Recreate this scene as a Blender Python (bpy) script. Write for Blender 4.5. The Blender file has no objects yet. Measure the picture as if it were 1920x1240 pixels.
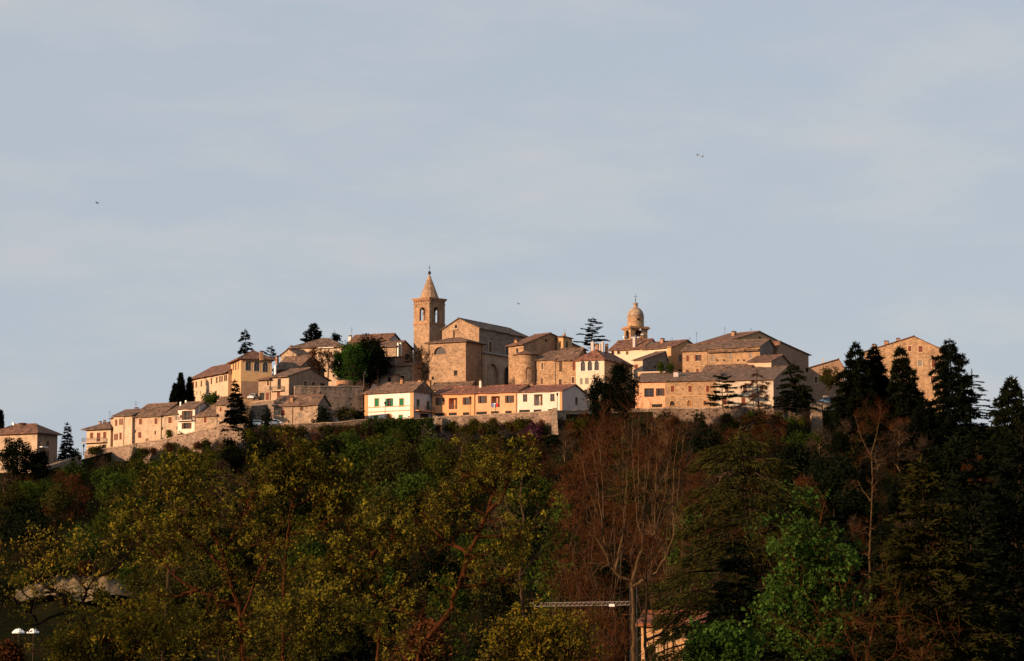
import bpy, math, random
import numpy as np
from mathutils import Vector as V
R = math.radians
sc = bpy.context.scene
col = sc.collection

# ------------------------------------------------------------------ camera
F = 4478.0                       # focal length in photo pixels (1920 wide)
PITCH = math.atan(480 / F)
CP, SP = math.cos(PITCH), math.sin(PITCH)
cam = bpy.data.cameras.new('camera')
cam.sensor_width = 36
cam.lens = 36 * F / 1920
cam.clip_start, cam.clip_end = 1, 30000
camo = bpy.data.objects.new('camera', cam)
col.objects.link(camo)
camo.rotation_euler = (R(90) + PITCH, 0, 0)
sc.camera = camo
# ------------------------------------------------------------------ sun, sky, exposure
SUN_EL, SUN_PHI = 12.5, 56.0     # sun low behind the camera's left shoulder
sl = bpy.data.lights.new('sun', 'SUN')
sl.energy, sl.angle, sl.color = 4.8, R(0.55), (1.0, 0.655, 0.40)
so = bpy.data.objects.new('sun', sl)
col.objects.link(so)
sdir = V((-math.sin(R(SUN_PHI)) * math.cos(R(SUN_EL)), -math.cos(R(SUN_PHI)) * math.cos(R(SUN_EL)), math.sin(R(SUN_EL))))
so.rotation_euler = sdir.to_track_quat('Z', 'Y').to_euler()
w = bpy.data.worlds.new('World')
sc.world = w
w.use_nodes = True
wt = w.node_tree
wt.nodes.clear()
def wn(t, **k):
    n = wt.nodes.new(t)
    for a, b in k.items():
        if a.startswith('_'): setattr(n, a[1:], b)
        else: n.inputs[a.replace('_', ' ')].default_value = b
    return n
sky = wn('ShaderNodeTexSky')
sky.sky_type = 'NISHITA'
sky.sun_disc = False
sky.sun_elevation = R(SUN_EL)
sky.sun_rotation = R(180 + SUN_PHI)
sky.air_density, sky.dust_density, sky.ozone_density = 1.0, 1.6, 1.0
tc = wn('ShaderNodeTexCoord')
mp = wn('ShaderNodeMapping')
mp.inputs['Scale'].default_value = (5, 5, 17)
mp.inputs['Rotation'].default_value = (0, R(6), 0)
wt.links.new(tc.outputs['Generated'], mp.inputs['Vector'])
nz = wn('ShaderNodeTexNoise', Scale=2.1, Detail=7.0, Roughness=0.55)
wt.links.new(mp.outputs[0], nz.inputs['Vector'])
rp = wn('ShaderNodeValToRGB')                              # thin high veil of cloud lit by the low sun
rp.color_ramp.elements[0].position, rp.color_ramp.elements[0].color = 0.46, (0.430, 0.478, 0.550, 1)
rp.color_ramp.elements[1].position, rp.color_ramp.elements[1].color = 0.82, (0.545, 0.540, 0.550, 1)
wt.links.new(nz.outputs['Fac'], rp.inputs['Fac'])
vs = wn('ShaderNodeMixRGB', _blend_type='MULTIPLY')
vs.inputs['Fac'].default_value = 1.0
vs.inputs['Color2'].default_value = (9.2, 9.2, 9.2, 1)
wt.links.new(rp.outputs['Color'], vs.inputs['Color1'])
cm = wn('ShaderNodeMixRGB')
cm.inputs['Fac'].default_value = 0.85
wt.links.new(vs.outputs[0], cm.inputs['Color2'])
wt.links.new(sky.outputs[0], cm.inputs['Color1'])
bg = wn('ShaderNodeBackground', Strength=0.074)
wt.links.new(cm.outputs[0], bg.inputs['Color'])
wo = wn('ShaderNodeOutputWorld')
wt.links.new(bg.outputs[0], wo.inputs['Surface'])
sc.view_settings.view_transform = 'Standard'
sc.view_settings.look = 'None'
sc.view_settings.exposure = 0.75
sc.view_settings.gamma = 1.0
sc.cycles.max_bounces = 5
sc.cycles.diffuse_bounces = 3

# ------------------------------------------------------------------ picture <-> place
def ray(px, py):
    a, b = (px - 960) / F, (620 - py) / F
    return V((a, CP - b * SP, SP + b * CP))
def P(px, py, Y):
    d = ray(px, py)
    return d * (Y / d.y)
def proj(p):
    z = p.y * CP + p.z * SP
    return 960 + F * p.x / z, 620 - F * (-p.y * SP + p.z * CP) / z
def along(C, d, px):
    k = px - 960
    d0 = C.y * CP + C.z * SP
    return (k * d0 - F * C.x) / (F * d.x - k * d.y * CP)

# ------------------------------------------------------------------ mesh builder and tagging
class MB:
    def __init__(s): s.v, s.f, s.m = [], [], []
    def poly(s, pts, m=0):
        i = len(s.v); s.v += [tuple(p) for p in pts]
        s.f.append(tuple(range(i, i + len(pts)))); s.m.append(m)
    def prism(s, bot, top, m=0):
        n = len(bot)
        i = len(s.v); s.v += [tuple(p) for p in bot] + [tuple(p) for p in top]
        s.f.append(tuple(i + k for k in reversed(range(n)))); s.m.append(m)
        s.f.append(tuple(i + n + k for k in range(n))); s.m.append(m)
        for k in range(n):
            k2 = (k + 1) % n
            s.f.append((i + k, i + k2, i + n + k2, i + n + k)); s.m.append(m)
    def box(s, o, ax, ay, az, m=0):
        b = [o, o + ax, o + ax + ay, o + ay]
        s.prism(b, [p + az for p in b], m)
    def cbox(s, c, x, y, z, m=0):
        s.box(V(c) - V((x / 2, y / 2, 0)), V((x, 0, 0)), V((0, y, 0)), V((0, 0, z)), m)
    def tube(s, pts, rad, n=5, m=0, cap=True):
        pts = [V(p) for p in pts]
        i0 = len(s.v)
        for k, p in enumerate(pts):
            d = (pts[min(k + 1, len(pts) - 1)] - pts[max(k - 1, 0)])
            d = d.normalized() if d.length > 1e-6 else V((0, 0, 1))
            a = d.cross(V((0.31, 0.95, 0.03)) if abs(d.y) < 0.9 else V((1, 0, 0))).normalized()
            b = d.cross(a)
            r = rad[k]
            for j in range(n):
                t = 2 * math.pi * j / n
                q = p + a * (r * math.cos(t)) + b * (r * math.sin(t))
                s.v.append((q.x, q.y, q.z))
        for k in range(len(pts) - 1):
            for j in range(n):
                j2 = (j + 1) % n
                A = i0 + k * n
                s.f.append((A + j, A + j2, A + n + j2, A + n + j)); s.m.append(m)
        if cap:
            s.f.append(tuple(i0 + (len(pts) - 1) * n + j for j in range(n))); s.m.append(m)
    def lathe(s, c, prof, n=16, m=0, ph=0):
        s.tube([V(c) + V((0, 0, z)) for r, z in prof], [0] * len(prof), n, m) if False else None
        i0 = len(s.v)
        for r, z in prof:
            for j in range(n):
                t = 2 * math.pi * j / n + ph
                s.v.append((c[0] + r * math.cos(t), c[1] + r * math.sin(t), c[2] + z))
        for k in range(len(prof) - 1):
            for j in range(n):
                j2 = (j + 1) % n
                A = i0 + k * n
                s.f.append((A + j, A + j2, A + n + j2, A + n + j)); s.m.append(m)
        s.f.append(tuple(i0 + (len(prof) - 1) * n + j for j in range(n))); s.m.append(m)
        s.f.append(tuple(i0 + j for j in reversed(range(n)))); s.m.append(m)
    def build(s, name, mats, parent=None, smooth=False):
        me = bpy.data.meshes.new(name)
        me.from_pydata(s.v, [], s.f)
        if not isinstance(mats, (list, tuple)): mats = [mats]
        for m in mats: me.materials.append(m)
        if len(mats) > 1: me.polygons.foreach_set('material_index', s.m)
        if smooth: me.polygons.foreach_set('use_smooth', [True] * len(me.polygons))
        me.update()
        o = bpy.data.objects.new(name, me)
        col.objects.link(o)
        if parent is not None: o.parent = parent
        return o
def quads(name, arr, mat, parent=None, tri=False):
    """arr (N,4,3) leaf faces -> one mesh"""
    n, k = arr.shape[0], arr.shape[1]
    me = bpy.data.meshes.new(name)
    me.vertices.add(n * k)
    me.vertices.foreach_set('co', arr.astype(np.float32).ravel())
    me.loops.add(n * k)
    me.loops.foreach_set('vertex_index', np.arange(n * k, dtype=np.int32))
    me.polygons.add(n)
    me.polygons.foreach_set('loop_start', np.arange(0, n * k, k, dtype=np.int32))
    me.materials.append(mat)
    me.update(calc_edges=True)
    o = bpy.data.objects.new(name, me)
    col.objects.link(o)
    if parent is not None: o.parent = parent
    return o
def tag(o, label=None, cat=None, group=None, kind=None):
    if label: o['label'] = label
    if cat: o['category'] = cat
    if group: o['group'] = group
    if kind: o['kind'] = kind
    return o
def empty(name, loc, label=None, cat=None, group=None):
    o = bpy.data.objects.new(name, None)
    o.empty_display_size = 1
    col.objects.link(o)
    o.location = loc
    return tag(o, label, cat, group)
kids = {}

# ------------------------------------------------------------------ materials
class NT:
    def __init__(s, name, rough=0.9):
        s.mat = bpy.data.materials.new(name); s.mat.use_nodes = True
        s.t = s.mat.node_tree; s.t.nodes.clear()
        s.out = s.t.nodes.new('ShaderNodeOutputMaterial')
        s.p = s.t.nodes.new('ShaderNodeBsdfPrincipled')
        s.p.inputs['Roughness'].default_value = rough
        s.p.inputs['Specular IOR Level'].default_value = 0.25
        s.t.links.new(s.p.outputs[0], s.out.inputs[0])
    def n(s, t, **k):
        n = s.t.nodes.new(t)
        for a, b in k.items():
            if a.startswith('_'): setattr(n, a[1:], b)
            else: n.inputs[a].default_value = b
        return n
    def l(s, a, b): s.t.links.new(a, b)
    def coord(s, scale):
        t = s.n('ShaderNodeTexCoord'); m = s.n('ShaderNodeMapping')
        m.inputs['Scale'].default_value = scale
        s.l(t.outputs['Object'], m.inputs[0])
        return m.outputs[0]
    def ramp(s, fac, *stops):
        r = s.n('ShaderNodeValToRGB')
        e = r.color_ramp.elements
        while len(e) < len(stops): e.new(0.5)
        for x, (p, c) in zip(e, stops):
            x.position = p; x.color = (c if len(c) == 4 else (*c, 1)) if hasattr(c, '__len__') else (c, c, c, 1)
        s.l(fac, r.inputs[0])
        return r.outputs[0]
    def mix(s, fac, a, b, mode='MIX'):
        m = s.n('ShaderNodeMixRGB', _blend_type=mode)
        for x, i in ((fac, 0), (a, 1), (b, 2)):
            if isinstance(x, bpy.types.NodeSocket): s.l(x, m.inputs[i])
            else: m.inputs[i].default_value = x if i == 0 else (*x, 1)
        return m.outputs[0]
    def bump(s, h, st, dist=0.1):
        b = s.n('ShaderNodeBump', Strength=st, Distance=dist)
        s.l(h, b.inputs['Height']); s.l(b.outputs[0], s.p.inputs['Normal'])
def plain(name, c, rough=0.8, metal=0.0):
    m = NT(name, rough)
    nzz = m.n('ShaderNodeTexNoise', Scale=3.0, Detail=3.0)
    m.l(m.coord((1, 1, 1)), nzz.inputs['Vector'])
    m.l(m.mix(nzz.outputs['Fac'], tuple(x * 0.82 for x in c), tuple(min(1, x * 1.12) for x in c)), m.p.inputs['Base Color'])
    m.p.inputs['Metallic'].default_value = metal
    return m.mat
def stone(name, c1, c2, mortar, size=0.5, pits=0.0, stain=(0.10, 0.075, 0.055)):
    m = NT(name, 0.95)
    c1, c2, mortar = [(r * .74, g * .70, b * .74) for r, g, b in (c1, c2, mortar)]
    k = 1 / size
    co = m.coord((k, k, k * 1.7))
    vo = m.n('ShaderNodeTexVoronoi', Scale=1.0); m.l(co, vo.inputs['Vector'])
    ve = m.n('ShaderNodeTexVoronoi', Scale=1.0, _feature='DISTANCE_TO_EDGE'); m.l(co, ve.inputs['Vector'])
    sp = m.n('ShaderNodeSeparateColor'); m.l(vo.outputs['Color'], sp.inputs[0])
    base = m.mix(sp.outputs[0], c1, c2)
    base = m.mix(m.ramp(sp.outputs[1], (0.80, 0.0), (0.95, 0.75)), base, tuple(x * 0.5 for x in c1))
    base = m.mix(m.ramp(ve.outputs['Distance'], (0.02, 0.8), (0.10, 0.0)), base, mortar)
    big = m.n('ShaderNodeTexNoise', Scale=0.22, Detail=5.0, Roughness=0.65); m.l(m.coord((1, 1, 0.6)), big.inputs['Vector'])
    base = m.mix(m.ramp(big.outputs['Fac'], (0.46, 0.0), (0.72, 0.55)), base, stain)
    base = m.mix(m.ramp(big.outputs['Color'], (0.30, 0.30), (0.5, 0.0)), base, tuple(min(1, x * 1.35) for x in c2))
    mid = m.n('ShaderNodeTexNoise', Scale=0.9, Detail=6.0, Roughness=0.75); m.l(m.coord((1, 1, 1.5)), mid.inputs['Vector'])
    base = m.mix(1.0, base, m.ramp(mid.outputs['Fac'], (0.30, 0.55), (0.5, 0.95), (0.70, 1.3)), 'MULTIPLY')
    if pits:
        pv = m.n('ShaderNodeTexVoronoi', Scale=0.85, Randomness=1.0); m.l(m.coord((1, 1, 1.25)), pv.inputs['Vector'])
        ps = m.n('ShaderNodeSeparateColor'); m.l(pv.outputs['Color'], ps.inputs[0])
        mu = m.n('ShaderNodeMath', _operation='MULTIPLY')
        m.l(m.ramp(pv.outputs['Distance'], (0.20, 1.0), (0.30, 0.0)), mu.inputs[0])
        m.l(m.ramp(ps.outputs[0], (1 - pits, 0.0), (1 - pits + 0.03, 1.0)), mu.inputs[1])
        base = m.mix(mu.outputs[0], base, (0.025, 0.02, 0.012))
    m.l(base, m.p.inputs['Base Color'])
    m.bump(ve.outputs['Distance'], 0.6, 0.12)
    return m.mat
def stucco(name, c, dirt=0.35, stainc=None):
    m = NT(name, 0.92)
    c = (c[0] * .76, c[1] * .735, c[2] * .76); dirt = min(.9, dirt * 1.5)
    stainc = stainc or tuple(x * 0.55 for x in c)
    a = m.n('ShaderNodeTexNoise', Scale=0.35, Detail=6.0, Roughness=0.65); m.l(m.coord((1, 1, 1)), a.inputs['Vector'])
    b = m.n('ShaderNodeTexNoise', Scale=1.0, Detail=4.0, Roughness=0.6); m.l(m.coord((1.6, 1.6, 0.12)), b.inputs['Vector'])
    base = m.mix(m.ramp(a.outputs['Fac'], (0.45, 0.0), (0.75, dirt)), c, stainc)
    base = m.mix(m.ramp(b.outputs['Fac'], (0.52, 0.0), (0.78, dirt * 0.9)), base, stainc)
    g = m.n('ShaderNodeTexNoise', Scale=5.0, Detail=3.0); m.l(m.coord((1, 1, 1)), g.inputs['Vector'])
    base = m.mix(m.ramp(g.outputs['Fac'], (0.35, 0.12), (0.65, 0.0)), base, tuple(x * 0.7 for x in c))
    q = m.n('ShaderNodeTexNoise', Scale=1.1, Detail=6.0, Roughness=0.7); m.l(m.coord((1, 1, .8)), q.inputs['Vector'])
    base = m.mix(dirt, base, m.ramp(q.outputs['Fac'], (0.32, 0.6), (0.5, 0.98), (0.7, 1.12)), 'MULTIPLY')
    m.l(base, m.p.inputs['Base Color'])
    m.bump(g.outputs['Fac'], 0.25, 0.05)
    return m.mat
def tiles(name, c1, c2, grey=0.5):
    m = NT(name, 0.9)
    c1, c2 = [(r * .58, g * .54, b * .50) for r, g, b in (c1, c2)]
    co = m.coord((1.5, 1.5, 1.5))
    vo = m.n('ShaderNodeTexVoronoi', Scale=1.0); m.l(co, vo.inputs['Vector'])
    sp = m.n('ShaderNodeSeparateColor'); m.l(vo.outputs['Color'], sp.inputs[0])
    base = m.mix(sp.outputs[0], c1, c2)
    base = m.mix(m.ramp(sp.outputs[1], (0.6, 0.0), (0.95, 0.8)), base, tuple(x * 0.3 for x in c1))
    base = m.mix(m.ramp(sp.outputs[2], (0.75, 0.0), (0.98, 0.6)), base, tuple(min(1, x * 1.9) for x in c2))
    a = m.n('ShaderNodeTexNoise', Scale=0.5, Detail=6.0, Roughness=0.7); m.l(m.coord((1, 1, 1)), a.inputs['Vector'])
    base = m.mix(m.ramp(a.outputs['Fac'], (0.45, 0.0), (0.7, grey * .7)), base, (0.072, 0.052, 0.036))
    base = m.mix(m.ramp(a.outputs['Color'], (0.28, 0.5), (0.46, 0.0)), base, (0.05, 0.036, 0.028))
    m.l(base, m.p.inputs['Base Color'])
    m.bump(vo.outputs['Distance'], 0.9, 0.12)
    return m.mat
KF = 0.58
def leafmat(name, c1, c2, trans=0.3, patch=None, kf=None, ps=0.6, pr=(0.40, 0.66, 0.6)):
    m = NT(name, 0.9)
    m.p.inputs['Specular IOR Level'].default_value = 0.0
    k = kf or KF
    c1, c2 = [tuple(x * k for x in c) for c in (c1, c2)]
    if patch: patch = tuple(x * k for x in patch)
    g = m.n('ShaderNodeNewGeometry')
    oi = m.n('ShaderNodeObjectInfo')
    base = m.mix(g.outputs['Random Per Island'], c1, c2)
    nzz = m.n('ShaderNodeTexNoise', Scale=ps, Detail=3.0); m.l(m.coord((1, 1, 1)), nzz.inputs['Vector'])
    base = m.mix(m.ramp(nzz.outputs['Fac'], (pr[0], 0.0), (pr[1], pr[2])), base, patch or tuple(x * 0.6 for x in c1))
    hs = m.n('ShaderNodeHueSaturation')
    ma = m.n('ShaderNodeMapRange'); ma.inputs[3].default_value = 0.72; ma.inputs[4].default_value = 1.22
    m.l(oi.outputs['Random'], ma.inputs[0]); m.l(ma.outputs[0], hs.inputs['Value']); m.l(base, hs.inputs['Color'])
    tr = m.n('ShaderNodeBsdfTranslucent'); m.l(hs.outputs[0], tr.inputs['Color'])
    m.l(hs.outputs[0], m.p.inputs['Base Color'])
    mx = m.n('ShaderNodeMixShader', Fac=trans)
    m.l(m.p.outputs[0], mx.inputs[1]); m.l(tr.outputs[0], mx.inputs[2]); m.l(mx.outputs[0], m.out.inputs[0])
    return m.mat
def barkmat(name, c1, c2):
    m = NT(name, 0.95)
    m.p.inputs['Specular IOR Level'].default_value = 0.0
    c1, c2 = [(x[0] * .6, x[1] * .55, x[2] * .5, 1) for x in (c1, c2)]
    a = m.n('ShaderNodeTexNoise', Scale=2.2, Detail=5.0, Roughness=0.7); m.l(m.coord((2, 2, 0.7)), a.inputs['Vector'])
    m.l(m.ramp(a.outputs['Fac'], (0.35, c1), (0.65, c2)), m.p.inputs['Base Color'])
    m.bump(a.outputs['Fac'], 0.6, 0.05)
    return m.mat

S_DARK = stone('rubble_dark', (0.20, 0.135, 0.085), (0.33, 0.24, 0.16), (0.10, 0.07, 0.045), 0.7, pits=0.6, stain=(0.05, 0.035, 0.022))
S_TAN = stone('stone_tan', (0.40, 0.29, 0.175), (0.52, 0.40, 0.26), (0.30, 0.22, 0.145), 0.55)
S_WARM = stone('stone_warm', (0.43, 0.27, 0.135), (0.54, 0.36, 0.19), (0.30, 0.20, 0.115), 0.5)
S_CHURCH = stone('stone_church', (0.40, 0.265, 0.145), (0.50, 0.345, 0.20), (0.36, 0.25, 0.15), 0.45)
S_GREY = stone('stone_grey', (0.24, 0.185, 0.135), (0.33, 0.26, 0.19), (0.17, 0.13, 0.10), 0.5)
S_BRICK = stone('brick_orange', (0.42, 0.22, 0.10), (0.50, 0.28, 0.135), (0.40, 0.25, 0.14), 0.3)
S_RUBBLE = stone('rubble', (0.27, 0.185, 0.12), (0.42, 0.305, 0.205), (0.18, 0.125, 0.08), 0.7, pits=0.45)
S_WALL = stone('rampart_stone', (0.29, 0.21, 0.14), (0.42, 0.315, 0.22), (0.20, 0.145, 0.095), 0.65, pits=0.22)
P_CREAM = stucco('plaster_cream', (0.66, 0.50, 0.33))
P_SAND = stucco('plaster_sand', (0.58, 0.43, 0.285), 0.5)
P_WHITE = stucco('plaster_white', (0.93, 0.85, 0.73), 0.12)
P_WHITE2 = stucco('plaster_white_warm', (0.86, 0.735, 0.58), 0.2)
P_ORANGE = stucco('plaster_orange', (0.88, 0.405, 0.18), 0.2)
P_PEACH = stucco('plaster_peach', (0.82, 0.44, 0.235), 0.3)
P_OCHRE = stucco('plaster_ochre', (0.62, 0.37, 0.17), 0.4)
P_YELLOW = stucco('plaster_yellow', (0.68, 0.44, 0.21), 0.3)
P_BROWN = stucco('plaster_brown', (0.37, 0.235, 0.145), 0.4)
P_LIME = stucco('plaster_limewash', (0.68, 0.565, 0.405), 0.5)
P_BUTTER = stucco('plaster_butter', (0.80, 0.655, 0.465), 0.22)
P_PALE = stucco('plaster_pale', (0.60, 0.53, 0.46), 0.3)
P_SOOT = stucco('plaster_weathered', (0.52, 0.40, 0.27), 0.75, (0.20, 0.15, 0.11))
T_OLD = tiles('roof_tiles_old', (0.185, 0.115, 0.08), (0.25, 0.16, 0.11), 0.6)
T_BROWN = tiles('roof_tiles_brown', (0.20, 0.10, 0.065), (0.26, 0.14, 0.09), 0.35)
T_RED = tiles('roof_tiles_red', (0.25, 0.105, 0.07), (0.32, 0.145, 0.095), 0.2)
T_TERRA = tiles('roof_tiles_terracotta', (0.33, 0.10, 0.04), (0.42, 0.15, 0.06), 0.1)
GLASS = NT('window_glass', 0.12); GLASS.p.inputs['Base Color'].default_value = (0.016, 0.017, 0.020, 1); GLASS.p.inputs['Specular IOR Level'].default_value = 0.5; GLASS = GLASS.mat
DARK = plain('dark_interior', (0.018, 0.014, 0.012))
SH_RED = plain('shutter_oxblood', (0.13, 0.035, 0.02))
SH_BRN = plain('shutter_brown', (0.075, 0.035, 0.02))
SH_GRN = plain('shutter_green', (0.012, 0.13, 0.055))
SH_DGRN = plain('shutter_dark_green', (0.012, 0.07, 0.045))
SH_GREY = plain('shutter_grey', (0.20, 0.165, 0.135))
DOOR = plain('door_wood', (0.22, 0.10, 0.04))
TRIM = plain('trim_stone', (0.50, 0.36, 0.23))
TRIM_O = plain('trim_brick', (0.48, 0.25, 0.11))
WFRAME = plain('window_wood', (0.16, 0.10, 0.065))
METAL = plain('dark_metal', (0.05, 0.045, 0.042), 0.5, 0.6)
STEEL = plain('pale_steel', (0.50, 0.46, 0.42), 0.4, 0.5)
WHITE = plain('white_paint', (0.80, 0.78, 0.74), 0.5)
LEAD = plain('lead_roof', (0.20, 0.18, 0.16), 0.6)

# ------------------------------------------------------------------ terrain
EDGE = [(-900, 900, 480), (-300, 890, 500), (0, 884, 508), (60, 884, 512), (110, 873, 520), (150, 860, 540), (207, 845, 562), (302, 828, 555), (345, 818, 553),
        (406, 803, 547), (470, 800, 543), (560, 797, 541), (685, 790, 543), (776, 788, 545), (811, 786, 550),
        (891, 783, 549), (970, 779, 545), (1054, 774, 541), (1100, 774, 546), (1191, 770, 550), (1247, 769, 550),
        (1343, 766, 548), (1450, 766, 545), (1540, 772, 548), (1640, 785, 545), (1750, 792, 540), (1920, 800, 530), (2400, 830, 520), (3000, 880, 500)]
EPX, EPY, EPD = [np.array(c, float) for c in zip(*EDGE)]
def edge(px):
    d = float(np.interp(px, EPX, EPD)); y = float(np.interp(px, EPX, EPY))
    return d, P(px, y, d).z
def sstep(a, b, x):
    t = min(1, max(0, (x - a) / (b - a))); return t * t * (3 - 2 * t)
def ground(x, y):
    px = 960 + F * x / max(y, 30)
    de, ze = edge(px)
    n = 0.5 * math.sin(x * 0.11 + 1.3) * math.sin(y * 0.09) + 0.3 * math.sin(x * 0.31 + y * 0.23)
    if y >= de:
        t = y - de
        town = sstep(250, 420, px) * (1 - sstep(1650, 1900, px))
        z = ze - 0.3 + min(15, max(0, t - 24) * 0.28) * town
        if y > 660: z -= (y - 660) * 0.12
        return max(z, -20)
    if y > 318:
        s = (y - 318) / (de - 318)
        drop = 1.5 + 3.5 * sstep(150, 320, px)
        return -11 + (ze - drop + 11) * (0.25 * s + 0.75 * s ** 1.15) + n * min(1, (1 - s) * 6)
    if y > 150: return -11 + n
    if y > 40: return -7 - 4 * (y - 40) / 110 + n * 0.5
    return -2.2 - 4.8 * max(0, y) / 40
ks = np.concatenate([[-3, -1.2, -.6], np.linspace(-.30, .30, 241), [.6, 1.2, 3]])
tv = []
for k in ks:                                                 # one sheet: fans out from the camera's foot to the horizon
    px = 960 + F * k
    de, ze = edge(px)
    ys = np.concatenate([[3, 10, 25], np.linspace(45, 318, 40), np.linspace(322, de + .35, 70), de + .5 + np.linspace(0, 1, 40) ** 1.3 * 400, [1500, 3000, 9000]])
    for i, y in enumerate(ys):
        yy = min(y, de - .01) if i < 113 else max(y, de + .01)
        tv.append((k * y, y, ground(k * y, yy)))
nr = len(ys)
tf = [(i * nr + j, (i + 1) * nr + j, (i + 1) * nr + j + 1, i * nr + j + 1) for i in range(len(ks) - 1) for j in range(nr - 1)]
gm = NT('earth_and_grass', 1.0); gm.p.inputs['Specular IOR Level'].default_value = 0.0
ga = gm.n('ShaderNodeTexNoise', Scale=0.09, Detail=7.0, Roughness=0.7); gm.l(gm.coord((1, 1, 1)), ga.inputs['Vector'])
gm.l(gm.ramp(ga.outputs['Fac'], (0.34, (0.007, 0.005, 0.003)), (0.5, (0.010, 0.011, 0.004)), (0.68, (0.018, 0.012, 0.006))), gm.p.inputs['Base Color'])
gmb = MB(); gmb.v, gmb.f = tv, tf
tag(gmb.build('ground', gm.mat, smooth=True), kind='structure')
# the pale sunlit bank of bare earth low on the hillside
bk = MB(); bn = 48
for j in range(9):
    for i in range(bn + 1):
        px = 14 + 262 * i / bn; t = j / 8
        ytop = 1112 - (22 + 26 * i / bn + 6 * math.sin(px * .07) + 3 * math.sin(px * .23) + 2 * math.sin(px * .61)) * math.sin(math.pi * i / bn) ** .6
        ybot = 1122 + 6 * math.sin(px * 0.05)
        # a steep cut face, leaning back
        Y = 372 + 9 * t + 2.0 * math.sin(px * 0.03)
        q = P(px, ybot + (ytop - ybot) * t, Y)
        bk.v.append((q.x, q.y, q.z + 0.05 * math.sin(i * .9 + j * 1.7) + .04 * math.sin(i * 2.3 - j)))
for j in range(8):
    for i in range(bn):
        a = j * (bn + 1) + i
        bk.f.append((a, a + 1, a + bn + 2, a + bn + 1))
i0 = len(bk.v)
for i in range(bn + 1):                                  # its flat top runs back into the slope
    x, y, z = bk.v[8 * (bn + 1) + i]
    bk.v.append((x, y + 16, z - 0.5))
for i in range(bn): bk.f.append((8 * (bn + 1) + i, 8 * (bn + 1) + i + 1, i0 + i + 1, i0 + i))
bm_ = stucco('bare_earth', (0.25, 0.18, 0.08), 0.6, (0.12, 0.085, 0.05))
tag(bk.build('earth_bank', bm_, smooth=True), kind='structure')

# ------------------------------------------------------------------ houses
UP = V((0, 0, 1))
def arc(s0, s1, t0, t1, n=8):
    r = (s1 - s0) / 2; c = (s0 + s1) / 2; b = max(t0 + 0.05, t1 - r)
    return [(c - r * math.cos(math.pi * k / n), b + (t1 - b) * math.sin(math.pi * k / n)) for k in range(n + 1)]
def panel(mb, o, ax, out, W, H, holes, m=0, extra=None, depth=0.22):
    """a wall face with real openings; holes = (s0, s1, t0, t1, arched, depth)"""
    pt = lambda s, t, d=0: o + ax * s + UP * t - out * d
    S = sorted({0, W} | {h[0] for h in holes} | {h[1] for h in holes})
    T = sorted({0, H} | {h[2] for h in holes} | {h[3] for h in holes})
    for a, b in zip(S, S[1:]):
        run = None
        for c, d in zip(T, T[1:]):
            inside = any(h[0] <= (a + b) / 2 <= h[1] and h[2] <= (c + d) / 2 <= h[3] for h in holes)
            if inside:
                if run: mb.poly([pt(a, run[0]), pt(b, run[0]), pt(b, run[1]), pt(a, run[1])], m); run = None
            else: run = (run[0], d) if run else (c, d)
        if run: mb.poly([pt(a, run[0]), pt(b, run[0]), pt(b, run[1]), pt(a, run[1])], m)
    for s0, s1, t0, t1, ar, dp in holes:
        top = arc(s0, s1, t0, t1) if ar else [(s0, t1), (s1, t1)]
        if ar:
            mid = len(top) // 2
            mb.poly([pt(s0, t1)] + [pt(*q) for q in reversed(top[:mid + 1])], m)
            mb.poly([pt(s1, t1)] + [pt(*q) for q in top[mid:]], m)
        ring = [(s0, t0)] + top + [(s1, t0)]
        for q, r in zip(ring, ring[1:] + ring[:1]):
            mb.poly([pt(*q), pt(*r), pt(*r, dp), pt(*q, dp)], m)
    if extra: mb.poly([pt(*q) for q in extra], m)

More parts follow.
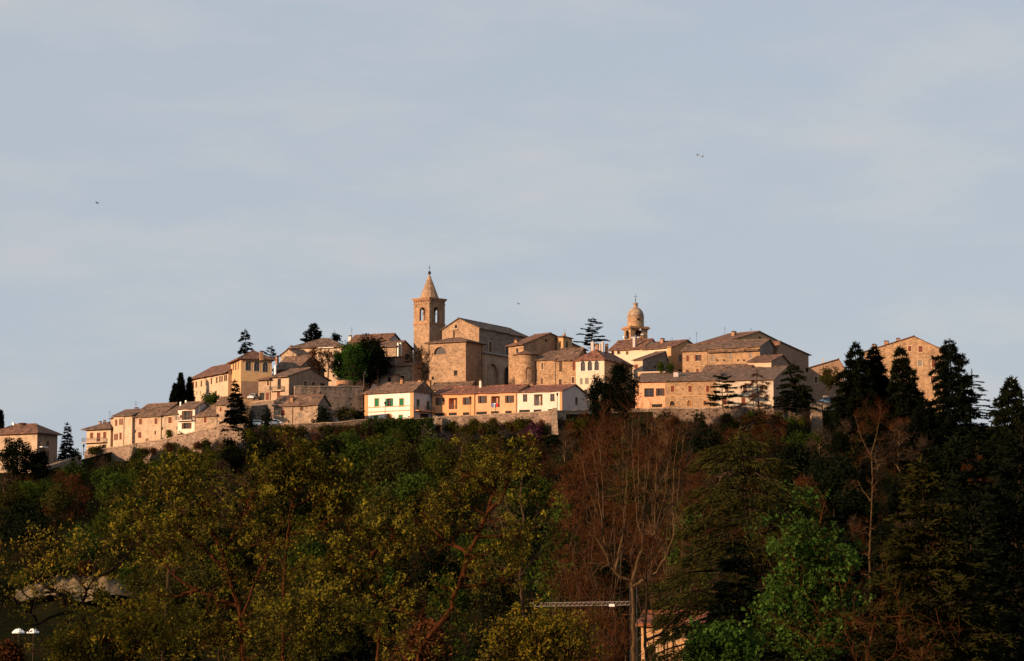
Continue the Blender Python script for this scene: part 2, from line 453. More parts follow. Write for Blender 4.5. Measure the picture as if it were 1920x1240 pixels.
class House:
    def __init__(s, label, D, xc, eave, base, a, xl=None, xr=None, W=None, L=None, wall=S_TAN, side=None, drop=4.0,
                 name='house', cat='house', group=None, trim=TRIM):
        C = P(xc, eave, D); s.D = D
        s.z0 = P(xc, base, D).z - drop
        s.H = C.z - s.z0
        a = R(a); s.u = V((-math.cos(a), math.sin(a), 0)); s.v = V((math.sin(a), math.cos(a), 0))
        s.W = W or along(C, s.u, xl); s.L = L or along(C, s.v, xr)
        s.o = V((C.x, C.y, s.z0))
        s.root = empty(name, s.o, label, cat, group)
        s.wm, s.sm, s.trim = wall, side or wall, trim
        s.holes = {'f': [], 's': []}; s.prof = {}
        s.kind = None
    def face(s, f):
        if f == 'f': return s.o, s.u, -s.v, s.W
        return s.o, s.v, -s.u, s.L
    def hit(s, f, px, py):
        o, ax, out, _ = s.face(f)
        d = ray(px, py); p = d * (o.dot(out) / d.dot(out))
        return (p - o).dot(ax), p.z - s.z0
    def rect(s, f, px, py, w, h):
        a = s.hit(f, px - w / 2, py)[0]; b = s.hit(f, px + w / 2, py)[0]
        return min(a, b), max(a, b), s.hit(f, px, py + h / 2)[1], s.hit(f, px, py - h / 2)[1]
    def win(s, f, px, py, w, h, k='d', shut=None, frame=None, trim=True, inset=0.2):
        s0, s1, t0, t1 = s.rect(f, px, py, w, h)
        o, ax, out, LL = s.face(f)
        if s1 - s0 < 0.3: s1, s0 = (s0 + s1) / 2 + 0.16, (s0 + s1) / 2 - 0.16
        s0, s1 = max(0.03, s0), min(LL - 0.03, s1)
        t0 = max(0.02, t0)
        if s1 - s0 < 0.15: return None
        lo = s.o
        pt = lambda a, t, d=0: ax * a + UP * t - out * d          # relative to the root
        arch = k[0] == 'a'
        proud = t1 > s.H - 0.02
        if not proud and t1 > s.H - 0.03: t1 = s.H - 0.03
        for q in s.holes[f]:
            if s0 < q[1] and s1 > q[0] and t0 < q[3] and t1 > q[2]: proud = True
        dp = 1.3 if k == 'lg' else (0.45 if k == 'n' else inset)
        if proud: dp = -0.05
        else: s.holes[f].append((s0, s1, t0, t1, arch, dp))
        cw, chh = s1 - s0, t1 - t0
        nm = {'lg': 'loggia', 'n': 'niche', 'door': 'door', 'garage': 'garage_opening'}.get(k, 'window')
        # surround / frame
        fr = MB()
        b = 0.13
        if trim and k not in ('n', 'sl') and not arch:
            for (a0, a1, c0, c1) in ((s0 - b, s0, t0, t1), (s1, s1 + b, t0, t1), (s0 - b, s1 + b, t1, t1 + b), (s0 - b - .06, s1 + b + .06, t0 - 0.14, t0)):
                fr.box(pt(a0, c0, 0.06), ax * (a1 - a0), out * 0.11, UP * (c1 - c0))
        elif arch and trim:
            top = arc(s0, s1, t0, t1); to = arc(s0 - b, s1 + b, t0, t1 + b)
            for q, r, q2, r2 in zip(top, top[1:], to, to[1:]):
                A = [pt(*q, -0.05), pt(*r, -0.05), pt(*r2, -0.05), pt(*q2, -0.05)]
                fr.prism([x - out * 0.1 for x in A], A)
            fr.box(pt(s0 - b, t0, 0.05), ax * b, out * 0.1, UP * (top[0][1] - t0)); fr.box(pt(s1, t0, 0.05), ax * b, out * 0.1, UP * (top[0][1] - t0))
            fr.box(pt(s0 - b - .05, t0 - 0.12, 0.05), ax * (cw + 2 * b + .1), out * 0.12, UP * 0.12)
        else:
            fr.box(pt(s0 - .05, t0 - 0.08, 0.05), ax * (cw + .1), out * 0.08, UP * 0.08)
        if proud:
            fr.box(pt(s0, t0, -0.005), ax * cw, out * 0.03, UP * chh)
        wo = fr.build(nm, frame or s.trim, s.root)
        # what fills it
        d2 = dp - 0.02 if not proud else -0.045
        fl = MB()
        if arch:
            top = arc(s0, s1, t0, t1)
            fl.poly([pt(s0, t0, d2)] + [pt(*q, d2) for q in top] + [pt(s1, t0, d2)])
            gm_ = {'ad': DARK, 'a': GLASS, 'an': s.wm, 'ao': P_ORANGE, 'adoor': DOOR, 'ab': P_BROWN}.get(k, GLASS)
            if k == 'a' and cw > 0.7:
                mu = MB()
                for q in ([0.5] if cw < 1.8 else [0.33, 0.66]):
                    mu.box(pt(s0 + cw * q - .04, t0, d2 - .02), ax * .08, out * .05, UP * (chh * 0.97))
                mu.box(pt(s0, t0 + chh * .55, d2 - .02), ax * cw, out * .04, UP * .07)
                mu.build('frame', WFRAME, wo)
            fl.build('pane' if k == 'a' else ('infill' if k in ('an', 'ao', 'ab') else 'dark_opening'), gm_, wo)
            return wo
        if k == 'lg':
            fl.poly([pt(s0, t0, dp), pt(s1, t0, dp), pt(s1, t1, dp), pt(s0, t1, dp)])
            fl.build('back_wall', s.wm, wo)
            dr = MB(); dr.box(pt(s0 + cw * .12, t0, dp - .08), ax * cw * .36, out * .06, UP * chh * .88)
            dr.build('door', shut or SH_BRN, wo)
            rl = MB()
            for q in range(9): rl.box(pt(s0 + cw * (q + .2) / 9, t0, .1), ax * .035, out * .035, UP * 1.0)
            rl.box(pt(s0, t0 + 1.0, .1), ax * cw, out * .05, UP * .05)
            rl.build('railing', METAL, wo)
            return wo
        if k in ('r', 'g', 'b', 'gy'):
            c = shut or {'r': SH_RED, 'g': SH_GRN, 'b': SH_BRN, 'gy': SH_GREY}[k]
            for q in (0, 1):
                sh = MB()
                a0 = s0 + q * cw / 2 + 0.01
                sh.box(pt(a0, t0, min(d2, .08) + .02), ax * (cw / 2 - .02), out * .05, UP * chh)
                for e in range(1, 6): sh.box(pt(a0 + .04, t0 + chh * e / 6 - .02, min(d2, .08) - .03), ax * (cw / 2 - .1), out * .015, UP * .05)
                sh.build('shutter', c, wo)
            return wo
        m_ = DARK if k in ('dk', 'garage', 'lo', 'sl') else s.wm if k == 'n' else DOOR if k == 'door' else GLASS
        fl.poly([pt(s0, t0, d2), pt(s1, t0, d2), pt(s1, t1, d2), pt(s0, t1, d2)])
        fl.build('infill' if k == 'n' else 'door_leaf' if k == 'door' else 'dark_opening' if m_ is DARK else 'pane', m_, wo)
        if k in ('d', 'o') and cw > 0.45:
            mu = MB()
            mu.box(pt((s0 + s1) / 2 - .035, t0, d2 - .02), ax * .07, out * .05, UP * chh)
            for e in ((.5,) if chh < 1.7 else (.35, .7)): mu.box(pt(s0, t0 + chh * e, d2 - .02), ax * cw, out * .04, UP * .05)
            for e in (0, 1): mu.box(pt(s0 + e * (cw - .06), t0, d2 - .02), ax * .06, out * .05, UP * chh)
            mu.build('frame', WFRAME, wo)
        if k == 'o':                                          # shutters folded open on the wall
            for q in (0, 1):
                sh = MB(); sw = cw * 0.46
                a0 = s0 - sw - .02 if q == 0 else s1 + .02
                if a0 < 0 or a0 + sw > LL: continue
                sh.box(pt(a0, t0, -.02), ax * sw, out * .10, UP * chh)
                sh.build('shutter', shut or SH_BRN, wo)
        return wo
    def balcony(s, f, px, py, w, dep=1.0, rail=1.0, mat=None, h=0.16):
        s0, s1, t0, t1 = s.rect(f, px, py, w, 1)
        o, ax, out, _ = s.face(f)
        b = MB(); b.box(ax * s0 + UP * (t1 - h), ax * (s1 - s0), out * dep, UP * h)
        bo = b.build('balcony', mat or s.wm, s.root)
        if rail:
            r = MB(); n = max(4, int((s1 - s0) / .22))
            for q in range(n + 1): r.box(ax * (s0 + (s1 - s0 - .04) * q / n) + out * (dep - .06) + UP * t1, ax * .035, out * .035, UP * rail)
            for q in range(5):
                for e in (s0, s1 - .04): r.box(ax * e + out * dep * q / 5 + UP * t1, ax * .035, out * .035, UP * rail)
            r.box(ax * s0 + out * (dep - .07) + UP * (t1 + rail), ax * (s1 - s0), out * .06, UP * .05)
            r.build('railing', METAL, bo)
        return bo
    def band(s, f, py0, py1, px=None, w=None, mat=None, name='string_course', dep=0.05):
        o, ax, out, LL = s.face(f)
        px = px if px is not None else proj(o + ax * (LL / 2) + UP * s.H)[0]
        t1, t0 = s.hit(f, px, py0)[1], s.hit(f, px, py1)[1]
        a0, a1 = (0.0, LL) if w is None else s.rect(f, px, py0, w, 1)[:2]
        b = MB(); b.box(ax * a0 + UP * t0 - out * .02, ax * (a1 - a0), out * (dep + .02), UP * (t1 - t0))
        b.build(name, mat or s.trim, s.root)
    def chimney(s, px, ytop, w, h, t=0.5, mat=None, cap=True):
        o = s.o + s.v * (t * s.L); d = ray(px, ytop); n = s.v
        p = d * (o.dot(n) / d.dot(n)) - s.o
        k = p.y + s.o.y; ww = max(0.35, w * k / F); hh = h * k / F
        c = MB(); z = p.z - s.o.z + s.z0
        cen = V((p.x, p.y, p.z + 0))
        cen = V((p.x, p.y, p.z))
        body = cen - UP * (hh + 0.9)
        a, b = s.u * ww, s.v * ww
        c.box(body - a / 2 - b / 2, a, b, UP * (hh + 0.9 - (0.35 if cap else 0)))
        co = c.build('chimney', mat or S_BRICK, s.root)
        if cap:
            q = MB(); bb = cen - UP * 0.35
            for i in (-1, 1):
                for j in (-1, 1): q.box(bb + a * (.36 * i) + b * (.36 * j) - (a + b) * .09, a * .18, b * .18, UP * .2)
            e = 0.62
            base = [bb + UP * .2 + a * (e * i) + b * (e * j) for i, j in ((-1, -1), (1, -1), (1, 1), (-1, 1))]
            tp = [x + UP * .06 for x in base]
            q.prism(base, tp)
            q.prism(tp, [bb + UP * .42 + a * (.12 * i) + b * (.12 * j) for i, j in ((-1, -1), (1, -1), (1, 1), (-1, 1))])
            q.build('chimney_cap', T_BROWN, co)
    def antenna(s, px, ytop, h, t=0.5):
        o = s.o + s.v * (t * s.L); d = ray(px, ytop)
        p = d * (o.dot(s.v) / d.dot(s.v)) - s.o
        hh = h * s.o.y / F + 0.6
        a = MB(); a.tube([p - UP * hh, p], [.035, .03], 4)
        for z, l in ((.15, .55), (.5, .8), (.85, .6)): a.tube([p - UP * z - s.u * l / 2, p - UP * z + s.u * l / 2], [.02, .02], 4)
        a.build('antenna', METAL, s.root)
    def gutter_pipe(s, f, px):
        o, ax, out, LL = s.face(f); a = s.hit(f, px, proj(o + UP * s.H)[1])[0]
        q = MB(); q.tube([ax * a + out * .08, ax * a + out * .08 + UP * (s.H - .1)], [.06, .06], 5)
        q.build('downpipe', SH_BRN, s.root)
    # ---- roofs
    def roof(s, kind='gu', rise=None, ridge=None, peak=0.5, mat=T_OLD, ov=0.55, ovs=0.35, th=0.18, seed=1):
        rng = random.Random(seed + int(s.W * 100))
        W, L, H = s.W, s.L, s.H
        if ridge is not None:                                   # ridge height read off the photo: (px, py)
            if kind in ('gu', 'hipl', 'hip'): o = s.o + s.v * (peak * L); n = s.v
            elif kind == 'gv': o = s.o + s.u * (peak * W); n = s.u
            else: o = s.o + s.v * L; n = s.v
            d = ray(*ridge); rise = (d * (o.dot(n) / d.dot(n))).z - (s.z0 + H)
            rise = max(0.35, rise)
        s.rise = rise
        m = MB()
        pt = lambda a, b, z: s.u * a + s.v * b + UP * (H + z)
        def chevron(span, run, ax, bx, o0, o1):
            pk = peak * span
            k1, k2 = rise / pk, rise / (span - pk)
            n = max(3, int((run + o0 + o1) / 1.6))
            rows = []
            for i in range(n + 1):
                a = -o0 + (run + o0 + o1) * i / n
                j = lambda: rng.uniform(-.09, .07) if 0 < i < n else 0
                pr = [(-ov, -ov * k1 + .03 + j()), (pk * .5, rise * .5 + .05 + j() - .03), (pk, rise + .05 + j()), (pk + (span - pk) * .5, rise * .5 + .05 + j() - .03), (span + ov, -ov * k2 + .03 + j())]
                lo = [ax * a + bx * b + UP * (H + z) for b, z in pr]
                hi = [p + UP * th for p in lo]
                rows.append(lo + hi)
            for q, r in zip(rows, rows[1:]):
                for i in range(4):
                    m.poly([q[5 + i], r[5 + i], r[6 + i], q[6 + i]]); m.poly([q[i], q[i + 1], r[i + 1], r[i]])
                m.poly([q[0], r[0], r[5], q[5]]); m.poly([q[4], q[9], r[9], r[4]])
            for q in (rows[0], rows[-1]):
                for i in range(4): m.poly([q[i], q[i + 1], q[6 + i], q[5 + i]])
            # ridge tiles
            m.tube([ax * (-o0) + bx * pk + UP * (H + rise + .05 + th), ax * (run + o1) + bx * pk + UP * (H + rise + .05 + th)], [.13, .13], 6)
        if kind == 'gu':
            chevron(L, W, s.u, s.v, ovs, ovs); s.prof['s'] = [(0, H), (L, H), (peak * L, H + rise)]
        elif kind == 'gv':
            chevron(W, L, s.v, s.u, ovs, ovs); s.prof['f'] = [(0, H), (W, H), (peak * W, H + rise)]
        elif kind in ('hip', 'hipl', 'pyr'):
            lo = [(-ov, -ov), (W + ov, -ov), (W + ov, L + ov), (-ov, L + ov)]
            if kind == 'pyr': r0 = r1 = (W / 2, L / 2)
            elif W >= L or kind == 'hipl':
                r0, r1 = (L / 2 * .9, peak * L), (W - min(L, W) / 2 * .9, peak * L)
                if kind == 'hipl': r0 = (-ovs, peak * L); lo = [(-ovs, -ov), (W + ov, -ov), (W + ov, L + ov), (-ovs, L + ov)]
            else: r0, r1 = (W / 2, W / 2 * .9), (W / 2, L - W / 2 * .9)
            zl = -0.14
            b = [pt(x, y, zl) for x, y in lo]; t = [p + UP * th for p in b]
            m.prism(b, t)
            A, B = pt(*r0, rise), pt(*r1, rise)
            if kind == 'pyr':
                for i in range(4): m.poly([t[i], t[(i + 1) % 4], A])
            elif W >= L or kind == 'hipl':
                m.poly([t[0], t[1], B, A]); m.poly([t[2], t[3], A, B]); m.poly([t[1], t[2], B]); m.poly([t[3], t[0], A])
                if kind == 'hipl': s.prof['s'] = [(0, H), (L, H), (peak * L, H + rise)]
            else:
                m.poly([t[0], t[1], A]); m.poly([t[1], t[2], B, A]); m.poly([t[2], t[3], B]); m.poly([t[3], t[0], A, B])
            if kind != 'pyr': m.tube([A, B], [.13, .13], 6)
            for q, e in ((0, A), (1, B if W >= L or kind == 'hipl' else A)):
                if not (kind == 'hipl' and q == 0): m.tube([t[q], e], [.1, .1], 5)
        elif kind == 'shed':                                     # rises towards the back
            k = rise / L
            b = [pt(-ovs, -ov, -ov * k + .03), pt(W + ovs, -ov, -ov * k + .03), pt(W + ovs, L + .1, rise + .03), pt(-ovs, L + .1, rise + .03)]
            m.prism(b, [p + UP * th for p in b]); s.prof['s'] = [(0, H), (L, H), (L, H + rise)]
        elif kind == 'shedu':                                    # rises towards the left end
            k = rise / W
            b = [pt(-ov, -ov, -ov * k + .03), pt(W + .1, -ov, rise + .03), pt(W + .1, L + ov, rise + .03), pt(-ov, L + ov, -ov * k + .03)]
            m.prism(b, [p + UP * th for p in b]); s.prof['f'] = [(0, H), (W, H), (W, H + rise)]
        elif kind == 'flat':
            b = [pt(-.1, -.1, 0), pt(W + .1, -.1, 0), pt(W + .1, L + .1, 0), pt(-.1, L + .1, 0)]
            m.prism(b, [p + UP * th for p in b])
        s.kind = kind
        m.build('roof', mat, s.root)
        return s
    def done(s):
        m = MB(); O = V((0, 0, 0)); W, L, H = s.W, s.L, s.H
        panel(m, O, s.u, -s.v, W, H, s.holes['f'], 0, s.prof.get('f'))
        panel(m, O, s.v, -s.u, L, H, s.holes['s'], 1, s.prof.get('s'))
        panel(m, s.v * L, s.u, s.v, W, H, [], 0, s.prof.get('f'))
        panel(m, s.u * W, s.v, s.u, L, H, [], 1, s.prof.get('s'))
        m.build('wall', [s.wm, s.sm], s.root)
        return s

# ================================================================== the town
# ---- left row along the rampart street
h = House('small sand plastered house with a balcony, lowest of the street row beside the tall spruce', 570, 207.5, 804, 846, 33, xl=162.5, L=9, wall=P_CREAM)
h.win('f', 172, 817, 5.5, 11, 'r'); h.win('f', 185, 820, 6.5, 17, 'r'); h.win('f', 196.5, 816, 5.5, 12, 'r')
h.win('f', 196, 838, 7, 9, 'dk')
h.balcony('f', 179, 830, 40, 1.2)
h.roof('hip', ridge=(195, 793), mat=T_OLD, ov=1.0)
h.chimney(188, 790, 4, 5, .3); h.chimney(196, 788, 4, 6, .4); h.antenna(206, 770, 22, .5)
h.done()
h = House('tall narrow plastered house with pairs of shutters, where the street row bends', 566, 248, 779, 836, 30, xl=213, L=9, wall=P_CREAM, side=P_SAND)
for x, y, ww, hh in ((218, 793, 4, 12), (225, 791, 3, 12), (229, 791, 3, 12), (215.5, 820, 3.4, 12), (219.5, 819.5, 3.4, 12), (226, 818, 4.2, 13)): h.win('f', x, y, ww, hh, 'r', trim=False)
h.gutter_pipe('f', 233)
h.roof('gu', ridge=(225, 771), mat=T_OLD)
h.antenna(233, 768, 10, .5); h.antenna(255, 752, 14, .6)
h.done()
h = House('narrow side wing turned away from the street at the bend of the row', 570, 213, 784, 840, 70, xl=207.5, L=6, wall=P_SAND)
h.roof('shed', rise=1.2, ov=.5); h.done()
h = House('long sand plastered house with a high brown roof in the middle of the street row', 562, 302, 779, 832, 33, xl=248, L=11, wall=P_SAND)
h.win('f', 263.7, 791, 5.4, 11, 'r'); h.win('f', 292.6, 790, 5.4, 11, 'r'); h.win('f', 262, 816, 5.8, 11, 'r', trim=False)
h.win('f', 291, 811.5, 2.6, 7, 'sl'); h.win('f', 276.6, 825, 7, 7, 'ab')
h.gutter_pipe('f', 250)
h.roof('gu', ridge=(280, 760), mat=T_OLD)
h.chimney(287, 768, 5, 8, .25); h.chimney(291.5, 756, 2.5, 6, .5, cap=False); h.chimney(256, 764, 6, 8, .4)
h.done()
h = House('stained sand plaster house with one upper window left of the white balcony house', 559.5, 333.5, 776.5, 824, 33, xl=302, L=9, wall=P_SOOT)
h.win('f', 319, 788, 6.4, 11.5, 'r'); h.win('f', 318, 809.5, 6, 8, 'gy')
h.win('f', 304.5, 804, 2, 6, 'sl'); h.win('f', 332, 803, 2, 6, 'sl')
h.roof('gu', ridge=(318, 765), mat=T_OLD); h.done()
h = House('white plastered town house with a balcony between two low stone houses', 556.5, 365.5, 765, 816, 33, xl=333.6, xr=398, wall=P_WHITE2, side=P_PALE)
h.win('f', 351, 779, 10, 17, 'o'); h.win('f', 350, 798.5, 9, 11, 'o')
h.win('f', 339, 781, 4, 5, 'r', trim=False)
h.balcony('f', 349, 789, 30, 1.0, mat=P_WHITE2)
h.roof('gu', ridge=(385, 754.5), mat=T_OLD)
h.chimney(339, 754, 2.5, 8, .4, STEEL, False); h.chimney(349, 751, 2.5, 8, .5, STEEL, False)
h.done()
h = House('low bare stone house with a single window right of the white balcony house', 553, 406.5, 778.5, 806, 33, xl=366, L=8, wall=S_TAN)
h.win('f', 385, 787.5, 5.6, 11, 'r')
h.roof('gu', ridge=(388, 764), mat=T_OLD); h.chimney(372, 762, 5, 14, .15, P_WHITE2, False); h.done()
h = House('stone house half hidden behind the dark fir above the rampart', 551, 432, 757, 806, 33, xl=405.5, L=4.5, wall=S_TAN)
h.win('f', 414, 768, 4, 9, 'r'); h.roof('gu', rise=1.6); h.chimney(411, 748, 5, 8, .5, P_CREAM); h.done()
# ---- upper left
h = House('long cream plastered house with a row of narrow windows behind the cypresses', 585, 428, 696.5, 757, 60, xl=358, L=11, wall=P_CREAM, drop=8)
for x, y, k in ((362.5, 722.3, 'b'), (368, 721.5, 'b'), (377.5, 719.7, 'b'), (386.8, 717.4, 'b'), (396.3, 715, 'b'), (406.4, 713, 'b'), (412.3, 711.3, 'b'), (416.3, 710.6, 'b'), (421.3, 709.5, 'b'), (424.6, 708.7, 'b')):
    h.win('f', x, y, 2.8, 11.5, k, trim=False)
h.win('f', 363.5, 751.5, 4, 7, 'dk'); h.win('f', 405, 738, 3, 10, 'b')
for x, y in ((369, 737), (376, 736), (388, 734)): h.win('f', x, y, 2, 6, 'gy', trim=False)
h.roof('gu', ridge=(424, 685), mat=T_BROWN, ov=.9); h.done()
h = House('ochre house with three tall arched windows under a hipped roof', 575, 452, 673, 747, 72, xl=433, xr=510, wall=P_YELLOW, drop=6)
for x, y in ((465.6, 686), (481.7, 687.2), (497.5, 688.7)): h.win('s', x, y, 10.6, 18.5, 'a')
for x, y in ((438, 686), (442.3, 685.7), (446.8, 685)): h.win('f', x, y, 1.6, 17, 'b', trim=False)
h.band('s', 715, 748, 468, 31, P_BROWN, 'wall_base', .08)
h.band('s', 676, 678.5, None, None, P_OCHRE, 'cornice', .15)
h.roof('hip', rise=2.5, mat=T_BROWN, ov=.9)
h.chimney(490.3, 658, 6, 11, .5)
h.done()
h = House('low house with a mossy brown roof tucked behind the arched ochre house', 582, 560, 690, 730, 40, xl=512, L=9, wall=S_TAN)
h.roof('gu', ridge=(530, 672), mat=T_OLD); h.chimney(519.5, 667, 5, 9, .3); h.done()
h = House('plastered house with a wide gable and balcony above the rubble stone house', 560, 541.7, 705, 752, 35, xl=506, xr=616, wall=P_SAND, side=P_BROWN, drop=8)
h.win('f', 523.6, 720.3, 6.2, 19.5, 'dk', trim=False); h.win('f', 522.5, 740, 6.2, 11, 'r')
h.balcony('f', 520.5, 733.2, 24, .9)
h.win('s', 572.3, 719.8, 5.2, 11, 'd'); h.win('s', 587.5, 720.7, 7, 9, 'd'); h.win('s', 605, 722, 9, 6, 'dk', trim=False)
h.roof('gu', ridge=(581, 691.8), mat=T_OLD, ov=.9, peak=.52)
h.chimney(516.2, 686, 3.4, 17, .15, WHITE, False)
h.done()
h = House('low stone wing with a carport opening left of the wide gabled house', 563, 506.5, 711.5, 752, 35, xl=484.5, L=7, wall=S_TAN, drop=5)
h.win('f', 502.6, 718.6, 4, 9, 'b'); h.win('f', 491, 744, 9, 14, 'dk', trim=False); h.win('f', 501.6, 743.5, 5.5, 14, 'r', trim=False)
h.roof('shed', rise=1.6, mat=T_BROWN, ov=.9); h.done()
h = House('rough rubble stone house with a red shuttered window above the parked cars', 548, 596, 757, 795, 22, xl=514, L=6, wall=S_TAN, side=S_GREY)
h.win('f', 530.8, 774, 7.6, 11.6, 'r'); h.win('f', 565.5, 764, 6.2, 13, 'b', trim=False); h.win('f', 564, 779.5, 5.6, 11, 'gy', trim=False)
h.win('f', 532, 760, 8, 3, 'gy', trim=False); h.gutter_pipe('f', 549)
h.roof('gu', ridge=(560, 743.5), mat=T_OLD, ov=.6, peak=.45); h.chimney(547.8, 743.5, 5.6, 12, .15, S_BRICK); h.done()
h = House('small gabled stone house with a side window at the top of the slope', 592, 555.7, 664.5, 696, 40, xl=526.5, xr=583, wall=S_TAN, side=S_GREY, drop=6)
h.win('s', 570.8, 679, 6, 10.5, 'b')
h.win('f', 549, 665.5, 2.2, 8, 'gy', trim=False)
h.roof('gv', ridge=(543, 655.7), mat=T_OLD); h.chimney(546, 648, 4, 8, .5); h.done()
h = House('long pale house on the hilltop with a white gutter behind bare trees', 606, 640, 650, 690, 15, xl=549, L=12, wall=P_CREAM, drop=8)
h.win('f', 580, 665, 6, 10, 'b'); h.win('f', 600, 665, 6, 10, 'b'); h.win('f', 620, 665, 6, 10, 'b')
h.roof('hip', ridge=(630, 634.5), mat=T_OLD, ov=.8); h.band('f', 650.5, 653, 612, 30, WHITE, 'gutter', .75); h.done()
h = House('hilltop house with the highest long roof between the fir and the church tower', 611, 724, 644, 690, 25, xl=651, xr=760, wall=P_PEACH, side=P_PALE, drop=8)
h.win('f', 700, 662, 6, 10, 'b')
h.roof('gu', ridge=(748, 626.5), mat=T_BROWN, ov=.8, peak=.42); h.chimney(657, 629, 5, 9, .3, P_WHITE2); h.antenna(659.5, 614, 16, .5); h.done()
h = House('stone house with two tall steel flue pipes left of the church tower', 598, 743, 649.5, 690, 25, xl=708, xr=774, wall=S_TAN, side=S_WARM, drop=10)
h.win('f', 718.2, 663.5, 4.8, 11.5, 'r'); h.win('f', 733, 651.8, 12, 2.2, 'gy', trim=False)
h.win('s', 764, 670, 10, 12, 'dk'); h.balcony('s', 763, 678, 18, .8)
for x in (744.2, 749): 
    q = MB(); s0 = h.hit('s', max(x, 744), 660)[0]; b = h.v * s0 - (-h.u) * 0 + (-h.u) * .35
    q.tube([b + UP * (h.hit('s', x, 684)[1]), b + UP * (h.hit('s', x, 643)[1])], [.3, .3], 10); q.build('flue_pipe', STEEL, h.root)
h.roof('gu', ridge=(752, 641), mat=T_OLD, ov=.6); h.done()
h = House('low shaded grey stone house below the flue pipes', 592, 741, 670, 712, 20, xl=709.5, L=6, wall=S_GREY, drop=5)
h.win('f', 717.5, 685.5, 5, 9, 'dk'); h.win('f', 724, 685.5, 5, 9, 'dk')
h.roof('shed', rise=.6, mat=T_OLD); h.done()
h = House('low shed with a flat lean-to roof in the shade below the grey stone house', 588, 737, 704, 722, 20, xl=712, L=5, wall=P_SAND, drop=5)
h.win('f', 730, 712, 7, 9, 'dk'); h.roof('shed', rise=.5, mat=T_OLD, ov=.9); h.done()
h = House('small plain stone house with one dark window leaning on the church tower', 590, 772.5, 685.7, 718, 25, xl=736, L=6, wall=S_TAN, drop=6)
h.win('f', 754.5, 710, 7.2, 10, 'dk', frame=TRIM_O); h.roof('shed', rise=1.2, mat=T_BROWN); h.gutter_pipe('f', 771); h.done()
# ---- front row
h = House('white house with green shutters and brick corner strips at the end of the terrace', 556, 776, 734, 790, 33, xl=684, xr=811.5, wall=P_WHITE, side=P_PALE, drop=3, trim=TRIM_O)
for x in (706.5, 753): h.win('f', x, 754.8, 7.6, 14.5, 'g')
h.win('f', 730, 754.8, 7, 14.5, 'o', shut=SH_GRN)
h.win('f', 705, 783.5, 7.2, 8, 'g'); h.win('f', 751.4, 782.5, 7.2, 8, 'g')
h.win('f', 729.5, 782, 11, 12, 'adoor', frame=TRIM_O)
for px in (687, 772.6): h.band('f', 736, 791, px, 6.4, TRIM_O, 'corner_strip', .07)
h.band('f', 761.9, 763.3, None, None, TRIM_O, dep=.09); h.band('f', 770.4, 772.0, None, None, TRIM_O, dep=.09)
h.win('s', 783.6, 759.8, 5, 21, 'g', shut=SH_DGRN); h.win('s', 802.5, 760.5, 5, 15, 'g', shut=SH_DGRN); h.win('s', 795.8, 735, 3, 7, 'r', trim=False)
h.balcony('s', 794, 771.5, 33, 1.2, mat=P_ORANGE)
h.win('s', 796, 781, 16, 10, 'garage', trim=False)
h.roof('hipl', ridge=(752, 717), mat=T_OLD, ov=.7)
h.chimney(754, 710, 5.6, 14, .45); h.chimney(788.5, 711, 7, 15, .5)
h.done()
def row_house(label, D, xc, eave, base, xl, wall, side, wins, log, low, ridge, xr=None, L=11.5):
    h = House(label, D, xc, eave, base, 24, xl=xl, xr=xr, L=None if xr else L, wall=wall, side=side, drop=2.5)
    for x, y in wins: h.win('f', x, y, 8.2, 13.4, 'd' if wall is P_WHITE2 else 'o', trim=False, frame=SH_BRN)
    h.win('f', log[0], log[1], 16.2, 21, 'lg', trim=False)
    for x, y, ww in low: h.win('f', x, y, ww, 5.4, 'garage', trim=False)
    h.roof('gu', ridge=ridge, mat=T_RED, ov=.5)
    return h
h = row_house('orange row house with a wooden loggia door, next to the white green shuttered house', 557, 891, 737.7, 779, 811.6, P_ORANGE, P_OCHRE, ((825.3, 752.6), (875.6, 752)), (849.3, 757), ((824, 777.5, 19), (849, 776.5, 15), (874, 776, 12)), (865, 727.5))
h.gutter_pipe('f', 890); h.chimney(802, 718, 0.1, 0.1, .5) if False else None
h.done()
h = row_house('orange row house with coloured laundry on the loggia in the middle of the terrace', 552.7, 970, 735, 777, 891.2, P_PEACH, P_OCHRE, ((904.4, 749.2), (955.2, 748.5)), (929, 753.5), ((903, 774.8, 20), (928, 774, 15), (953.5, 773.3, 12)), (935, 725))
h.chimney(901, 712, 4, 16, .4, P_WHITE2); h.gutter_pipe('f', 968); LOG = h
h.done()
h = row_house('cream white row house with a blank gable, last of the terrace', 548, 1054, 733, 775, 970.3, P_WHITE2, P_PALE, ((984.6, 746.2), (1035.8, 745.5)), (1009.2, 750), ((983.5, 771.3, 20), (1008, 770.8, 15), (1033, 770, 11)), (1078, 722.7), xr=1102)
h.win('s', 1080.6, 752.2, 4.4, 14, 'd'); h.band('f', 733.5, 775, 1051.8, 4.4, TRIM_O, 'corner_strip', .05)
h.chimney(998, 717, 4, 7, .5)
h.done()
h = House('small ochre house with a low gable peeping over the terrace roofs', 575, 878, 728.5, 740, 25, xl=806, L=6, wall=P_YELLOW, side=P_BROWN, drop=8)
h.roof('gu', ridge=(860, 718.5), mat=T_OLD); h.chimney(804.5, 713, 7, 12, .25); h.done()

